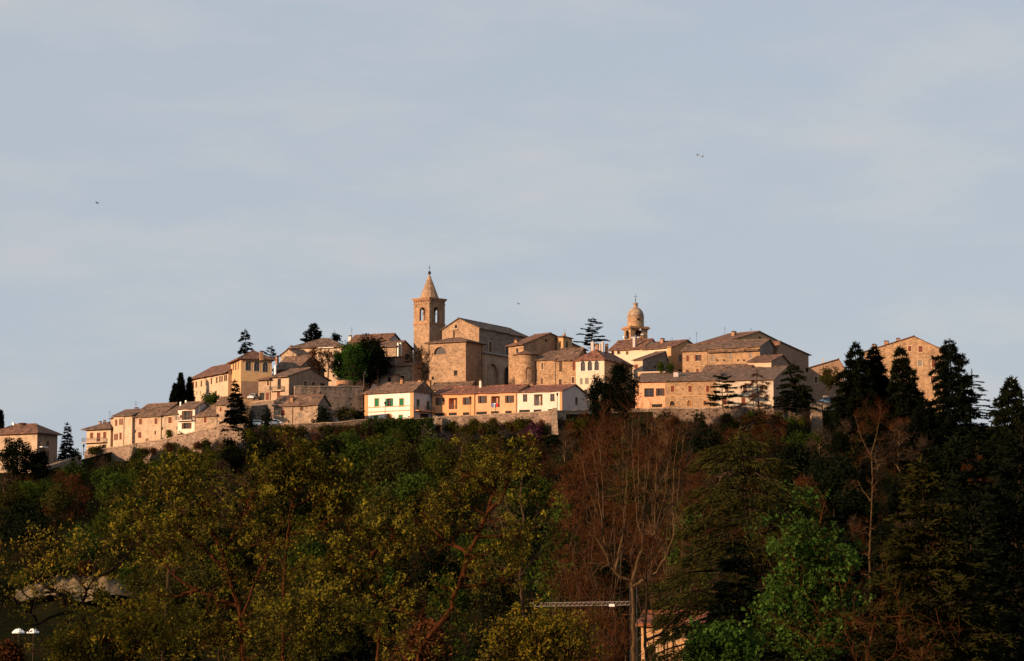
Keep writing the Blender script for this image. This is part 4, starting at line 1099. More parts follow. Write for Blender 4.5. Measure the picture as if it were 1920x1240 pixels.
def car(label, px, py, D, yaw, paint, L=4.3):
    c = P(px, py, D); r = empty('parked_car', c, label, 'car'); r.rotation_euler = (0, 0, yaw)
    prof = [(-.5, .28), (-.5, .62), (-.485, .84), (-.34, .92), (-.235, 1.36), (-.12, 1.47), (.16, 1.46), (.28, 1.34), (.40, .98), (.48, .90), (.5, .6), (.5, .28)]
    m = MB(); wd = .82
    def sh(z): return wd * (1.0 if z < .95 else 1 - .22 * (z - .95) / .5)
    A = [V((x * L, -sh(z), z)) for x, z in prof]; B_ = [V((x * L, sh(z), z)) for x, z in prof]
    m.prism(A, B_); m.build('body', paint, r)
    g = MB()
    for sgn in (-1, 1):
        for a0, a1, b0, b1 in ((-.30, -.06, -.215, -.07), (-.03, .30, -.04, .235)):
            q = [V((a0 * L, sgn * (sh(.97) + .012), .97)), V((a1 * L, sgn * (sh(.97) + .012), .97)), V((b1 * L, sgn * (sh(1.36) + .012), 1.36)), V((b0 * L, sgn * (sh(1.36) + .012), 1.36))]
            g.prism(q, [x + V((0, -.02 * sgn, 0)) for x in q])
    for x0, z0, x1, z1 in ((.385, 1.03, .295, 1.34), (-.33, .98, -.25, 1.33)):
        s_ = 1 if x0 > 0 else -1
        q = [V((x0 * L + .02 * s_, -.68, z0)), V((x0 * L + .02 * s_, .68, z0)), V((x1 * L + .02 * s_, .58, z1)), V((x1 * L + .02 * s_, -.58, z1))]
        g.prism(q, [x - V((.03 * s_, 0, 0)) for x in q])
    g.build('window', GLASS, r)
    for x in (-.31, .31):
        for y in (-.8, .8):
            wm = MB(); n = 14
            A = [V((x * L + .31 * math.cos(t), y - .1, .31 + .31 * math.sin(t))) for t in np.linspace(0, 6.283, n + 1)[:-1]]
            wm.prism(A, [q + V((0, .2, 0)) for q in A]); wo = wm.build('wheel', DARK, r)
            rm = MB(); A = [V((x * L + .19 * math.cos(t), y - .115, .31 + .19 * math.sin(t))) for t in np.linspace(0, 6.283, n + 1)[:-1]]
            rm.prism(A, [q + V((0, .23, 0)) for q in A]); rm.build('rim', STEEL, wo)
    for s_ in (-1, 1):
        hl = MB(); hl.cbox((.49 * L, s_ * .58, .66), .1, .34, .16); hl.build('headlight', STEEL, r)
        tl = MB(); tl.cbox((-.495 * L, s_ * .62, .68), .08, .22, .2); tl.build('tail_light', SH_RED, r)
CARW = plain('car_white', (0.78, 0.78, 0.78), 0.25); CARB = plain('car_blue_grey', (0.16, 0.25, 0.34), 0.25); CARS = plain('car_silver', (0.42, 0.42, 0.43), 0.3)
car('white car parked in front of the rubble stone house', 511, 798.5, 545.5, R(8), CARW)
car('blue grey car parked half hidden behind the ivy clad trunk', 479, 800, 546, R(5), CARB)
car('silver car parked by the brown base of the arched ochre house', 477, 750, 566, R(70), CARS)
car('small pale blue car parked on the sunlit ledge by the stone pier', 1551, 757, 549, R(4), CARB)
# laundry on the loggia
for lab, dx, cc in (('blue towel hung on the loggia railing of the orange house', -5.2, (0.10, 0.16, 0.34)), ('white towel hung on the loggia railing of the orange house', -1.2, (0.75, 0.74, 0.72)), ('red towel hung on the loggia railing of the orange house', 3.2, (0.55, 0.03, 0.03))):
    s0, s1, t0, t1 = LOG.rect('f', 929 + dx, 760, 3.2, 7)
    m = MB(); n = 5
    for i in range(n):
        a, b = s0 + (s1 - s0) * i / n, s0 + (s1 - s0) * (i + 1) / n
        wv = lambda x: .03 * math.sin(x * 9)
        q = [LOG.u * a - LOG.v * (.08 + wv(a)) + UP * t0, LOG.u * b - LOG.v * (.08 + wv(b)) + UP * t0, LOG.u * b - LOG.v * .08 + UP * t1, LOG.u * a - LOG.v * .08 + UP * t1]
        m.prism([x + LOG.v * .02 for x in q], q)
    o = m.build('towel', plain('towel_' + lab.split()[0], cc)); o.location = LOG.o; tag(o, lab, 'towel', 'laundry on the loggia')
# parasols in the valley
for i, (px, lab) in enumerate(((35, 'left one of the two white parasols open in the valley garden'), (62.5, 'right one of the two white parasols open in the valley garden'))):
    D = 300; t = P(px, 1178, D); gz = ground(t.x, t.y)
    r = empty('parasol', V((t.x, t.y, gz)), lab, 'parasol', 'white parasols in the valley')
    H = t.z - gz
    m = MB(); m.tube([V((0, 0, -.2)), V((0, 0, H))], [.04, .035], 6); m.build('pole', SH_BRN, r)
    m = MB(); rr = 12 * D / F
    m.lathe((0, 0, H), [(rr, -.62), (rr * 1.0, -.5), (rr * .55, -.16), (.03, 0)], 8, ph=.3); m.build('canopy', WHITE, r)
# crane jib behind the bare plane tree
D = 146; a, b = P(981, 1138, D), P(1188, 1134.5, D); gz = ground(b.x, D)
r = empty('crane', V((b.x, D, gz)), 'small pale lattice crane with its jib reaching left behind the bare tree', 'crane')
m = MB(); o = r.location; n = 22; A, B_ = a - o, b - o; hh = .21
m.tube([A, B_], [.025, .025], 4); A2 = A.lerp(B_, .06) + UP * hh; B2 = B_ + UP * hh
for dy in (-.16, .16): m.tube([A + V((0, dy * .3, 0)), B_ + V((0, dy, 0))], [.022, .022], 4)
m.tube([A2, B2], [.025, .025], 4); m.tube([A, A2], [.022, .022], 4)
for i in range(n):
    p0, p1 = A.lerp(B_, .06 + .94 * i / n), A2.lerp(B2, (i + .5) / n); p2 = A.lerp(B_, .06 + .94 * (i + 1) / n)
    m.tube([p0, p1], [.016, .016], 3); m.tube([p1, p2], [.016, .016], 3)
m.build('jib', SH_GREY, r)
m = MB()
for dx in (-.2, .2):
    for dy in (-.2, .2): m.tube([V((dx, dy, 0)), V((dx, dy, B2.z + 1.0))], [.03, .03], 4)
for i in range(int(B2.z)):
    for dx in (-.2, .2): m.tube([V((dx, -.2, i)), V((dx, .2, i + 1))], [.016, .016], 3); m.tube([V((-.2, dx, i)), V((.5, dx, i + 1))], [.016, .016], 3)
m.build('mast', METAL, r)
m = MB(); q = P(1147, 1135.5, D) - o; m.cbox(q - UP * .07, .32, .4, .16); m.build('trolley', WHITE, r)
# birds
for i, (px, py, D, lab) in enumerate(((182, 381, 300, 'small dark bird flying alone in the sky at the left'), (972, 570, 400, 'tiny dark bird flying right of the pointed church tower'), (1308, 291, 380, 'pale distant bird, left of the pair high in the right sky'), (1317, 294, 380, 'pale distant bird, right of the pair high in the right sky'))):
    m = MB(); k = .42
    m.lathe((0, 0, 0), [(.02, -.5 * k), (.16 * k, -.2 * k), (.2 * k, .1 * k), (.12 * k, .4 * k), (.02, .55 * k)], 7)
    m.v = [(v[2], v[1], v[0] * .9) for v in m.v]
    for sg in (-1, 1):
        m.prism([V((-.15 * k, 0, .02)), V((.2 * k, 0, .02)), V((.1 * k, sg * .6 * k, .3 * k)), V((-.1 * k, sg * 1.1 * k, .22 * k))], [V((-.15 * k, 0, .05)), V((.2 * k, 0, .05)), V((.1 * k, sg * .6 * k, .33 * k)), V((-.1 * k, sg * 1.1 * k, .25 * k))])
    m.poly([V((-.45 * k, -.02, 0)), V((-.45 * k, .02, 0)), V((-.8 * k, .16 * k, 0)), V((-.8 * k, -.16 * k, 0))])
    o = m.build('bird', METAL if i < 2 else SH_GREY); o.location = P(px, py, D); o.rotation_euler = (0.3, .2, .9 + i); tag(o, lab, 'bird', 'birds in the sky')

# ================================================================== trees
L_SPRING = leafmat('leaf_spring', (0.20, 0.160, 0.014), (0.095, 0.085, 0.012), 0.25, (0.030, 0.024, 0.006), kf=.95, ps=1.7, pr=(0.42, 0.56, .92))
L_GOLD = leafmat('leaf_gold', (0.20, 0.130, 0.012), (0.10, 0.095, 0.012), 0.25, (0.035, 0.024, 0.007), kf=1.0, ps=1.9, pr=(0.46, 0.60, .9))
L_GREEN = leafmat('leaf_green', (0.040, 0.058, 0.009), (0.018, 0.032, 0.006), 0.25, kf=1.05)
L_OLIVE = leafmat('leaf_olive', (0.060, 0.054, 0.012), (0.030, 0.031, 0.008), 0.25, kf=.9)
L_YGREEN = leafmat('leaf_yellow_green', (0.12, 0.115, 0.012), (0.05, 0.06, 0.009), 0.3)
L_DARK = leafmat('leaf_evergreen', (0.014, 0.019, 0.008), (0.008, 0.012, 0.006), 0.1)
L_BRIGHT = leafmat('leaf_bright_green', (0.090, 0.160, 0.024), (0.026, 0.060, 0.010), 0.35, (0.016, 0.035, 0.007), kf=.9, ps=1.5, pr=(0.42, 0.58, .85))
L_ROUND = leafmat('leaf_fresh_green', (0.048, 0.105, 0.016), (0.026, 0.06, 0.012), 0.25, kf=.8)
L_PURPLE = leafmat('blossom_purple', (0.13, 0.035, 0.075), (0.08, 0.025, 0.05), 0.25)
L_WHITE = leafmat('blossom_white', (0.42, 0.33, 0.25), (0.28, 0.21, 0.15), 0.25)
TW_RED = leafmat('twigs_red_brown', (0.125, 0.048, 0.018), (0.055, 0.023, 0.011), 0.05)
TW_BROWN = leafmat('twigs_brown', (0.085, 0.056, 0.036), (0.045, 0.031, 0.021), 0.05)
TW_TAN = leafmat('twigs_tan', (0.20, 0.12, 0.055), (0.12, 0.068, 0.032), 0.05)
N_DARK = leafmat('needles_dark', (0.012, 0.016, 0.008), (0.007, 0.010, 0.006), 0.08)
N_MID = leafmat('needles_mid', (0.022, 0.026, 0.010), (0.011, 0.015, 0.008), 0.1)
N_GOLD = leafmat('needles_golden', (0.075, 0.066, 0.015), (0.018, 0.024, 0.008), 0.12)
BK_RED = barkmat('bark_reddish', (0.03, 0.013, 0.007, 1), (0.12, 0.046, 0.018, 1))
BK_DARK = barkmat('bark_dark', (0.018, 0.013, 0.010, 1), (0.05, 0.036, 0.025, 1))
BK_PALE = barkmat('bark_pale', (0.16, 0.11, 0.065, 1), (0.34, 0.25, 0.15, 1))
BK_TAN = barkmat('bark_tan', (0.06, 0.038, 0.021, 1), (0.16, 0.105, 0.056, 1))
BK_BROWN = barkmat('bark_brown', (0.05, 0.035, 0.023, 1), (0.11, 0.076, 0.047, 1))

def unit(v): return v / np.maximum(1e-9, np.linalg.norm(v, axis=-1, keepdims=True))
def leaf_cloud(rng, tips, n, spread, ln, wd, up=0.0):
    """n leaves round every tip -> (N,4,3) diamonds"""
    c = np.repeat(np.asarray(tips), n, axis=0)
    N = len(c)
    c = c + rng.normal(0, 1, (N, 3)) * spread
    a = unit(rng.normal(0, 1, (N, 3)) + np.array([0, 0, up])); b = unit(np.cross(a, rng.normal(0, 1, (N, 3))))
    l = ln * rng.uniform(.45, 1.55, (N, 1)); w_ = wd * rng.uniform(.5, 1.5, (N, 1))
    return np.stack([c - a * l / 2, c + b * w_ / 2, c + a * l / 2, c - b * w_ / 2], 1)
def sticks(rng, p, d, ln, wd):
    """thin tapering twigs: start p, direction d -> (N,4,3)"""
    N = len(p); d = unit(d)
    l = ln * rng.uniform(.5, 1.4, (N, 1)); b = unit(np.cross(d, rng.normal(0, 1, (N, 3)))) * wd
    return np.stack([p - b / 2, p + d * l - b * .2, p + d * l + b * .2, p + b / 2], 1)
def wander(rng, a, b, n, amp, sag=0.0, d0=None):
    a, b = np.asarray(a, float), np.asarray(b, float)
    L = np.linalg.norm(b - a); t = np.linspace(0, 1, n + 1)[:, None]
    pts = a + (b - a) * t
    if d0 is not None:                        # leave along the parent's direction, then bend to the target
        m = a + np.asarray(d0) * L * .45
        pts = (1 - t) ** 2 * a + 2 * t * (1 - t) * m + t * t * b
    k = np.sin(np.pi * t)
    w_ = np.cumsum(rng.normal(0, 1, (n + 1, 3)), 0); w_ -= w_[0] + (w_[-1] - w_[0]) * t
    pts = pts + w_ * amp * L / max(1, n) * .9
    pts[:, 2:] += -sag * L * k
    return pts
def add_tube(mb, pts, r0, r1, n=5):
    k = len(pts); mb.tube([V(p) for p in pts], [r0 + (r1 - r0) * i / (k - 1) for i in range(k)], n, cap=False)

class Skel:
    """limbs grown towards points of the crown's volume"""
    def __init__(s, seed): s.rng = np.random.default_rng(seed); s.mb = MB(); s.paths = []; s.tips = []; s.tdir = []
    def limb(s, pts, r0, r1, n=6):
        add_tube(s.mb, pts, r0, r1, n); s.paths.append((np.asarray(pts), r0, r1))
    def grow(s, targets, amp=.5, sag=0.0, nseg=5, rmax=.06, low=.25, add=True):
        new = []
        P_ = np.concatenate([p for p, _, _ in s.paths]); Rr = np.concatenate([np.linspace(a, b, len(p)) for p, a, b in s.paths])
        Dd = np.concatenate([unit(np.gradient(p, axis=0)) for p, _, _ in s.paths])
        for t in targets:
            d = np.linalg.norm(P_ - t, axis=1) + low * np.maximum(0, P_[:, 2] - t[2] + .3 * np.linalg.norm(P_ - t, axis=1))
            i = int(np.argmin(d)); r = min(rmax, Rr[i] * .75)
            pts = wander(s.rng, P_[i], t, nseg, amp, sag, Dd[i])
            add_tube(s.mb, pts, r, max(.006, r * .3), 4); new.append((pts, r, r * .3))
        if add: s.paths += new
        return new
    def twigs(s, br, per, ln, up=.3, wd=.02):
        """twig starts along branches"""
        ps, ds = [], []
        for pts, _, _ in br:
            g = unit(np.gradient(pts, axis=0))
            for _ in range(per):
                i = s.rng.integers(max(1, len(pts) // 3), len(pts)); f = s.rng.random()
                ps.append(pts[i - 1] * (1 - f) + pts[i] * f); ds.append(g[i] * .8 + s.rng.normal(0, .6, 3) + np.array([0, 0, up]))
        p, d = np.array(ps), unit(np.array(ds)); l = ln * s.rng.uniform(.4, 1.2, (len(p), 1))
        q = sticks(s.rng, p, d, 1.0, wd); q[:, 1] = p + d * l - (q[:, 0] * 0); q[:, 2] = q[:, 1] + (q[:, 3] - q[:, 0]) * .5
        return q, p + d * l
def ellip(rng, n, c, r, inner=.0, low=0.0):
    v = unit(rng.normal(0, 1, (n, 3))) * (rng.uniform(inner, 1, (n, 1)) ** .45)
    return np.asarray(c) + v * np.asarray(r)

def broadleaf(label, seed, H, R_, leaf=L_GREEN, bark=BK_BROWN, tf=.3, limbs=6, br=40, per=5, n=7, ln=.35, wd=.22, spread=.35, r0=None, name='tree', cat='tree', group=None, multi=False, flat=1.0, gaps=.15, cz=None):
    s = Skel(seed); rng = s.rng; r0 = r0 or H * .022
    root = empty(name, (0, 0, 0), label, cat, group)
    ht = H * tf; cz = cz or (ht + H) / 2; rz = (H - ht) / 2 * 1.02
    if multi:
        for i in range(4): 
            a = rng.uniform(0, 6.28); s.limb(wander(rng, (.2 * math.cos(a), .2 * math.sin(a), -.8), (R_ * .3 * math.cos(a), R_ * .3 * math.sin(a), H * .5), 5, .3), r0 * .6, r0 * .3)
    else: s.limb(wander(rng, (0, 0, -.8), (rng.normal(0, .1 * R_), rng.normal(0, .1 * R_), H * .72), 7, .25), r0, r0 * .35, 7)
    s.grow(ellip(rng, limbs, (0, 0, cz), (R_ * .6, R_ * .6, rz * .6), .5), .5, rmax=r0 * .5, low=.5)
    t = ellip(rng, br, (0, 0, cz), (R_ * .92, R_ * .92, rz * .95), .25)
    lob = rng.uniform(.72, 1.1, 12)                                    # uneven outline
    az = ((np.arctan2(t[:, 1], t[:, 0]) + math.pi) / (2 * math.pi) * 12).astype(int) % 12
    t[:, :2] *= lob[az][:, None]
    b = s.grow(t, .5, rmax=r0 * .25)
    tw, tips = s.twigs(b, per, R_ * .22)
    s.mb.build('trunk', bark, root)
    keep = rng.random(len(tips)) > gaps
    q = leaf_cloud(rng, tips[keep], n, spread, ln, wd)
    quads('crown', q, leaf, root)
    return root
def baretree(label, seed, H, R_, twig=TW_RED, bark=BK_BROWN, tf=.15, limbs=7, br=60, per=26, ln=.9, wd=.05, up=.8, r0=None, name='bare_tree', cat='tree', group=None, multi=False, cone=.6):
    s = Skel(seed); rng = s.rng; r0 = r0 or H * .016
    root = empty(name, (0, 0, 0), label, cat, group)
    k = 5 if multi else 1
    for i in range(k):
        a = rng.uniform(0, 6.28); f = .12 if multi else 0
        s.limb(wander(rng, (f * R_ * math.cos(a), f * R_ * math.sin(a), -.8), (R_ * .45 * math.cos(a) * (f > 0) + rng.normal(0, .1 * R_), R_ * .45 * math.sin(a) * (f > 0), H * rng.uniform(.6, .85)), 8, .25), r0 * (.6 if multi else 1), r0 * .2, 6)
    ht = H * tf
    def cr(n_, inn): 
        z = rng.uniform(0, 1, n_); rr = R_ * (cone + (1 - cone) * np.sin(np.pi * z)) * np.sqrt(rng.uniform(inn, 1, n_)) * np.where(z > .75, (1.25 - z) * 2, 1); a = rng.uniform(0, 6.28, n_)
        return np.stack([rr * np.cos(a), rr * np.sin(a), ht + (H - ht) * z], 1)
    s.grow(cr(limbs, .2), .4, rmax=r0 * .5, low=.6)
    b = s.grow(cr(br, .1), .35, rmax=r0 * .25, low=.8)
    tw, tips = s.twigs(b, per, ln, up, wd)
    i = rng.integers(0, len(tips), len(tips) // 2)
    d2 = rng.normal(0, .6, (len(i), 3)) + np.array([0, 0, up])
    t2 = sticks(rng, tips[i], d2, ln * .6, wd * .7)
    s.mb.build('trunk', bark, root)
    quads('crown', np.concatenate([tw, t2]), twig, root)
    return root
CD = 4.0
def conifer(label, seed, H, prof, needle=N_DARK, whorls=16, per=6, droop=.25, up=.1, ln=.55, wd=.16, dens=5.0, r0=None, z0=.08, bark=BK_DARK, name='conifer', cat='tree', group=None, irr=.25, flat=0.35, hang=0.0, jit=.5, lean=0.0):
    """prof(t): branch length at height fraction t"""
    rng = np.random.default_rng(seed); r0 = r0 or H * .016
    root = empty(name, (0, 0, 0), label, cat, group)
    mb = MB(); tp = np.array([[lean * H * (t ** 2) + .02 * H * math.sin(t * 4 + seed), .015 * H * math.sin(t * 5 + seed * 2), -.8 + (H + .6) * t] for t in np.linspace(0, 1, 9)])
    add_tube(mb, tp, r0, .02, 7)
    Q = []
    axis = lambda t: np.array([np.interp(t, np.linspace(0, 1, 9), tp[:, i]) for i in range(3)])
    for k in range(whorls):
        t = z0 + (1 - z0) * (k + .3 + rng.uniform(-.25, .25)) / whorls
        a0 = rng.uniform(0, 6.28); npb = max(3, int(per * (1 - .4 * t)))
        for j in range(npb):
            tt = min(.985, t + rng.uniform(-jit, jit) / whorls)
            L = prof(tt) * rng.uniform(1 - irr, 1 + irr * .6)
            if L < .12: continue
            a = a0 + 6.283 * j / npb + rng.normal(0, .25); p0 = axis(tt)
            n = 6; s = np.linspace(0, 1, n)[:, None]
            d = np.array([math.cos(a), math.sin(a), 0])
            pts = p0 + d * L * s + np.array([0, 0, 1]) * (up * L * s - droop * L * s ** 2 * 1.3)
            pts[1:] += rng.normal(0, .03 * L, (n - 1, 3))
            add_tube(mb, pts, min(r0 * .35, .02 + L * .015), .012, 3)
            m = max(6, int(L * dens * CD))
            f = np.sqrt(rng.uniform(.02, 1, m)); ii = np.minimum((f * (n - 1)).astype(int), n - 2); ff = (f * (n - 1) - ii)[:, None]
            c = pts[ii] * (1 - ff) + pts[ii + 1] * ff
            side = np.array([-math.sin(a), math.cos(a), 0])
            sg = rng.choice([-1, 1], m)[:, None]
            lat = (.10 + .32 * L * (1 - f) ** .7)[:, None] * rng.uniform(.0, 1, (m, 1)) * sg
            c = c + side * lat + np.array([0, 0, -1.0]) * (rng.uniform(0, 1, (m, 1)) * hang + np.abs(lat) * droop * .5) + rng.normal(0, .05, (m, 3)) * np.array([1, 1, flat + .2])
            dd = unit(d * .8 + side * sg * rng.uniform(.2, 1, (m, 1)) + rng.normal(0, 1, (m, 3)) * np.array([.3, .3, flat]) + np.array([0, 0, -hang * .8]))
            Q.append(sticks(rng, c, dd, ln, wd))
    mm = 14; c = np.repeat(tp[-1:], mm, 0) - np.array([0, 0, 1]) * rng.uniform(0, H * .06, (mm, 1))
    Q.append(sticks(rng, c, rng.normal(0, .5, (mm, 3)) + np.array([0, 0, 1.2]), ln * .8, wd * .7))
    mb.build('trunk', bark, root)
    quads('crown', np.concatenate(Q), needle, root)
    return root
def put(root, px, ybase, D, yaw=0.0, z=None):
    p = P(px, ybase, D); root.location = p if z is None else V((p.x, p.y, z)); root.rotation_euler = (0, 0, yaw); return root
def size(px_h, D): return px_h * D / F

# ---- trees of the town and its skyline
def cypress(label, seed, px, yt, yb, hw, D, group=None):
    rng = np.random.default_rng(seed); H = size(yb - yt, D); Rr = size(hw, D)
    root = empty('cypress', (0, 0, 0), label, 'tree', group)
    mb = MB(); add_tube(mb, np.array([[0, 0, -.8], [0, 0, H * .5], [0, 0, H * .96]]), .16, .02, 6); mb.build('trunk', BK_DARK, root)
    N = int(900 + 260 * H); t = rng.uniform(.03, 1, N); a = rng.uniform(0, 6.283, N)
    pr = np.interp(t, [0, .08, .3, .55, .8, 1], [.55, .9, 1, .82, .45, .04]) * (1 + .16 * np.sin(a * 3 + t * 9) + .1 * np.sin(a * 5 - t * 17))
    r = Rr * pr * np.sqrt(rng.uniform(.25, 1, N))
    c = np.stack([r * np.cos(a), r * np.sin(a), t * H], 1)
    d = np.stack([np.cos(a) * .35, np.sin(a) * .35, np.ones(N)], 1) + rng.normal(0, .25, (N, 3))
    quads('crown', sticks(rng, c, d, .75, .22), N_DARK, root)
    return put(root, px, yb, D)
cypress('tallest of the three dark cypresses left of the long cream house', 1, 338, 704, 768, 9.5, 592)
cypress('short cypress on the left flank of the cypress trio', 2, 328, 724, 768, 9, 590)
cypress('slim cypress touching the corner of the long cream house', 3, 355, 712, 768, 7.5, 593)
cypress('dark cypress cut by the left picture edge behind the detached house', 4, 0, 774, 830, 5.5, 540)
h = size(76, 530); put(conifer('dark pointed spruce between the detached house and the balcony house', 5, h, lambda t: 1.95 * (1 - t) ** .8 + .1, whorls=20, per=7, droop=.2, up=.05, dens=9, ln=.5), 124, 868, 530)
h = size(95, 546); put(conifer('dark bushy fir standing on the left rampart in front of the houses', 6, h, lambda t: (3.5 * (1 - t) ** 1.05 + .15) * (1 if t > .18 else .75), whorls=22, per=7, droop=.15, up=.1, dens=9, ln=.6, wd=.2, z0=.06), 440, 806, 546)
h = size(62, 614); put(conifer('tall sparse cedar rising behind the arched ochre house', 7, h, lambda t: np.interp(t, [0, .25, .55, .8, 1], [2.6, 2.2, 1.5, 1.3, .5]), whorls=13, per=5, droop=.3, up=.1, dens=11, ln=.5, wd=.17, irr=.7, flat=.3, jit=.8, z0=.15, hang=.2), 459.5, 678, 614)
h = size(34, 612); put(conifer('short spiky cedar top over the low mossy roof', 8, h, lambda t: np.interp(t, [0, .5, 1], [1.9, 1.7, .2]), whorls=7, per=5, droop=-.35, up=.2, dens=8, ln=.5, wd=.17, irr=.5, flat=.15, z0=.3), 508.5, 683, 612)
h = size(48, 624); put(conifer('dense dark fir on the hilltop left of the long roofs', 9, h, lambda t: np.interp(t, [0, .3, .7, 1], [2.7, 2.5, 1.5, .2]), whorls=14, per=7, droop=-.2, up=.25, dens=8, ln=.6, wd=.2, irr=.4), 588, 653, 624)
h = size(24, 626); put(broadleaf('small dark round tree peeping over the hilltop roofs', 10, h, 1.15, L_DARK, BK_DARK, .2, br=20, ln=.4, wd=.25), 630, 647, 626)
h = size(62, 626); put(conifer('flat layered cedar of Lebanon on the skyline left of the domed tower', 11, h, lambda t: np.interp(t, [0, .25, .4, .6, .8, .93, 1], [2.2, 3.6, 3.0, 2.6, 1.7, 1.5, .9]), whorls=10, per=7, droop=.0, up=.06, dens=11, ln=.55, wd=.17, irr=.75, flat=.1, jit=.7, z0=.2, lean=.04), 1109, 657, 626)
h = size(88, 583); put(broadleaf('fresh green round tree above the rubble terrace wall', 12, h, size(40, 583), L_ROUND, BK_BROWN, .0, limbs=9, br=130, per=6, n=9, ln=.42, wd=.26, spread=.4, gaps=.05), 660, 726, 583)
h = size(96, 588); put(broadleaf('large dark evergreen tree behind the fresh green round tree', 13, h, size(43, 588), L_DARK, BK_DARK, .0, limbs=9, br=140, per=6, n=20, ln=.45, wd=.3, spread=.45, gaps=.03), 693, 724, 588)
h = size(60, 584); put(broadleaf('dark evergreen leaning left of the fresh green round tree', 113, h, size(20, 584), L_DARK, BK_DARK, .1, br=60, n=9, ln=.45, wd=.3), 636, 718, 584)
h = size(66, 584); put(baretree('bare brown tree in front of the long pale hilltop house', 14, h, size(22, 584), TW_RED, BK_BROWN, .3, ln=.9, wd=.11, up=.5, per=14, r0=.3), 594, 718, 584)
h = size(60, 580); put(baretree('bare tree with a pale leaning trunk left of the green round tree', 15, h, size(16, 580), TW_BROWN, BK_PALE, .4, ln=.8, wd=.1, up=.5, per=10, r0=.32), 613, 716, 580)
h = size(66, 566); put(baretree('bare pollarded tree standing in front of the church transept', 16, h, size(27, 566), TW_BROWN, BK_DARK, .25, limbs=12, br=50, per=8, ln=1.2, wd=.12, up=.35, r0=.45), 790, 720, 566)
for lab, sd, px, yt, yb, hw, D in (('left shorter half of the dark pine pair beside the blank gable', 17, 1130, 700, 838, 30, 528), ('right taller half of the dark pine pair beside the blank gable', 18, 1166, 673, 838, 33, 526)):
    h = size(yb - yt, D); put(broadleaf(lab, sd, h, size(hw, D), N_DARK, BK_BROWN, .30, limbs=12, br=85, per=5, n=26, ln=.6, wd=.16, spread=.45, gaps=.12, name='pine'), px, yb, D)
h = size(68, 549); put(conifer('dark pine with flat tiers in front of the whitewashed house', 19, h, lambda t: np.interp(t, [0, .2, .45, .7, .9, 1], [3.4, 3.9, 3.0, 2.4, 1.4, .5]), N_MID, whorls=8, per=6, droop=.05, up=.15, dens=10, ln=.6, wd=.2, irr=.5, flat=.2, z0=.1), 1354, 766, 549)
h = size(150, 541); put(conifer('tall half bare larch in front of the whitewashed house', 20, h, lambda t: np.interp(t, [0, .3, .6, .85, 1], [5.5, 6.0, 4.8, 3.6, .8]), TW_RED, whorls=13, per=5, droop=.22, up=.1, dens=5.5, ln=.7, wd=.13, irr=.6, flat=.4, z0=.1, hang=.4, r0=.4), 1424, 842, 541)
h = size(92, 546); put(conifer('broad dark cedar right of the whitewashed house', 21, h, lambda t: np.interp(t, [0, .3, .6, .85, 1], [4.3, 4.4, 3.3, 1.9, .3]), N_MID, whorls=13, per=7, droop=.18, up=.12, dens=10, ln=.6, wd=.2, irr=.35), 1490, 772, 546)
h = size(62, 562); put(broadleaf('small olive green tree with a clear trunk before the low grey house', 22, h, size(24, 562), L_OLIVE, BK_BROWN, .35, br=60, n=9, ln=.42, wd=.26), 1556, 748, 562)
for a in (('dark spire topped conifer left of the big farmhouse gable', 23, 1603, 640, 812, 46, 533, 0), ('dark double topped conifer close to the farmhouse chimneys', 24, 1640, 646, 815, 42, 538, 0), ('dark conifer standing before the middle of the farmhouse gable', 25, 1692, 646, 815, 40, 532, 0), ('massive column shaped dark conifer right of the farmhouse', 26, 1788, 634, 850, 40, 526, 1), ('dark conifer at the right picture edge on the ridge', 27, 1902, 704, 870, 50, 505, 0), ('wide shadowy conifer under the farmhouse on the ridge', 28, 1735, 745, 905, 45, 505, 0)):
    lab, sd, px, yt, yb, hw, D, c = a; hh = size(yb - yt, D); w_ = size(hw, D)
    f = (lambda t, w_=w_: w_ * np.interp(t, [0, .2, .6, .85, 1], [.9, 1, .95, .7, .12])) if c else (lambda t, w_=w_: w_ * np.interp(t, [0, .15, .5, .8, .93, 1], [.92, 1.0, .8, .45, .22, .06]))
    put(conifer(lab, sd, hh, f, N_MID if sd % 2 else N_DARK, whorls=26, per=9, droop=.2, up=.15, dens=9, ln=.75, wd=.24, irr=.3, flat=.9, hang=.25, jit=.9), px, yb, D)
h = size(160, 530); put(conifer('airy cedar reaching long boughs right of the column shaped conifer', 29, h, lambda t: np.interp(t, [0, .3, .6, .85, 1], [6.4, 6.6, 5.6, 3.0, .4]), N_DARK, whorls=13, per=6, droop=.12, up=.06, dens=5, ln=.7, wd=.2, irr=.4, flat=.1, jit=.2), 1822, 852, 530)
# ---- shrubs and climbers on the walls
def shrub(label, seed, px, yt, yb, hw, D, leaf=L_GREEN, name='shrub', cat='shrub', n=9, br=45, group=None, ln=.38, gaps=.08):
    return put(broadleaf(label, seed, size(yb - yt, D), size(hw, D), leaf, BK_BROWN, .02, limbs=8, br=br, per=5, n=n, ln=ln, wd=ln * .62, spread=.3, gaps=gaps, multi=True, name=name, cat=cat, group=group), px, yb, D)
shrub('green hedge shrub on the wall below the long cream house', 31, 393, 739, 760, 22, 572, L_GREEN)
shrub('young yellow green shrub before the stained plaster house', 32, 318, 806, 826, 7, 556, L_YGREEN, br=20, n=6)
shrub('young yellow green shrub below the white balcony house', 33, 337, 810, 828, 7, 554, L_YGREEN, br=20, n=6)
shrub('dark rounded garden bush before the balcony house', 34, 182, 838, 852, 17, 563, L_OLIVE, br=30)
shrub('shadowy thicket in front of the detached house at the far left', 35, 28, 820, 905, 42, 502, L_DARK, br=120, n=14)
shrub('dark bush at the shaded side of the detached house', 36, 72, 842, 905, 26, 503, L_DARK, br=90, n=14)
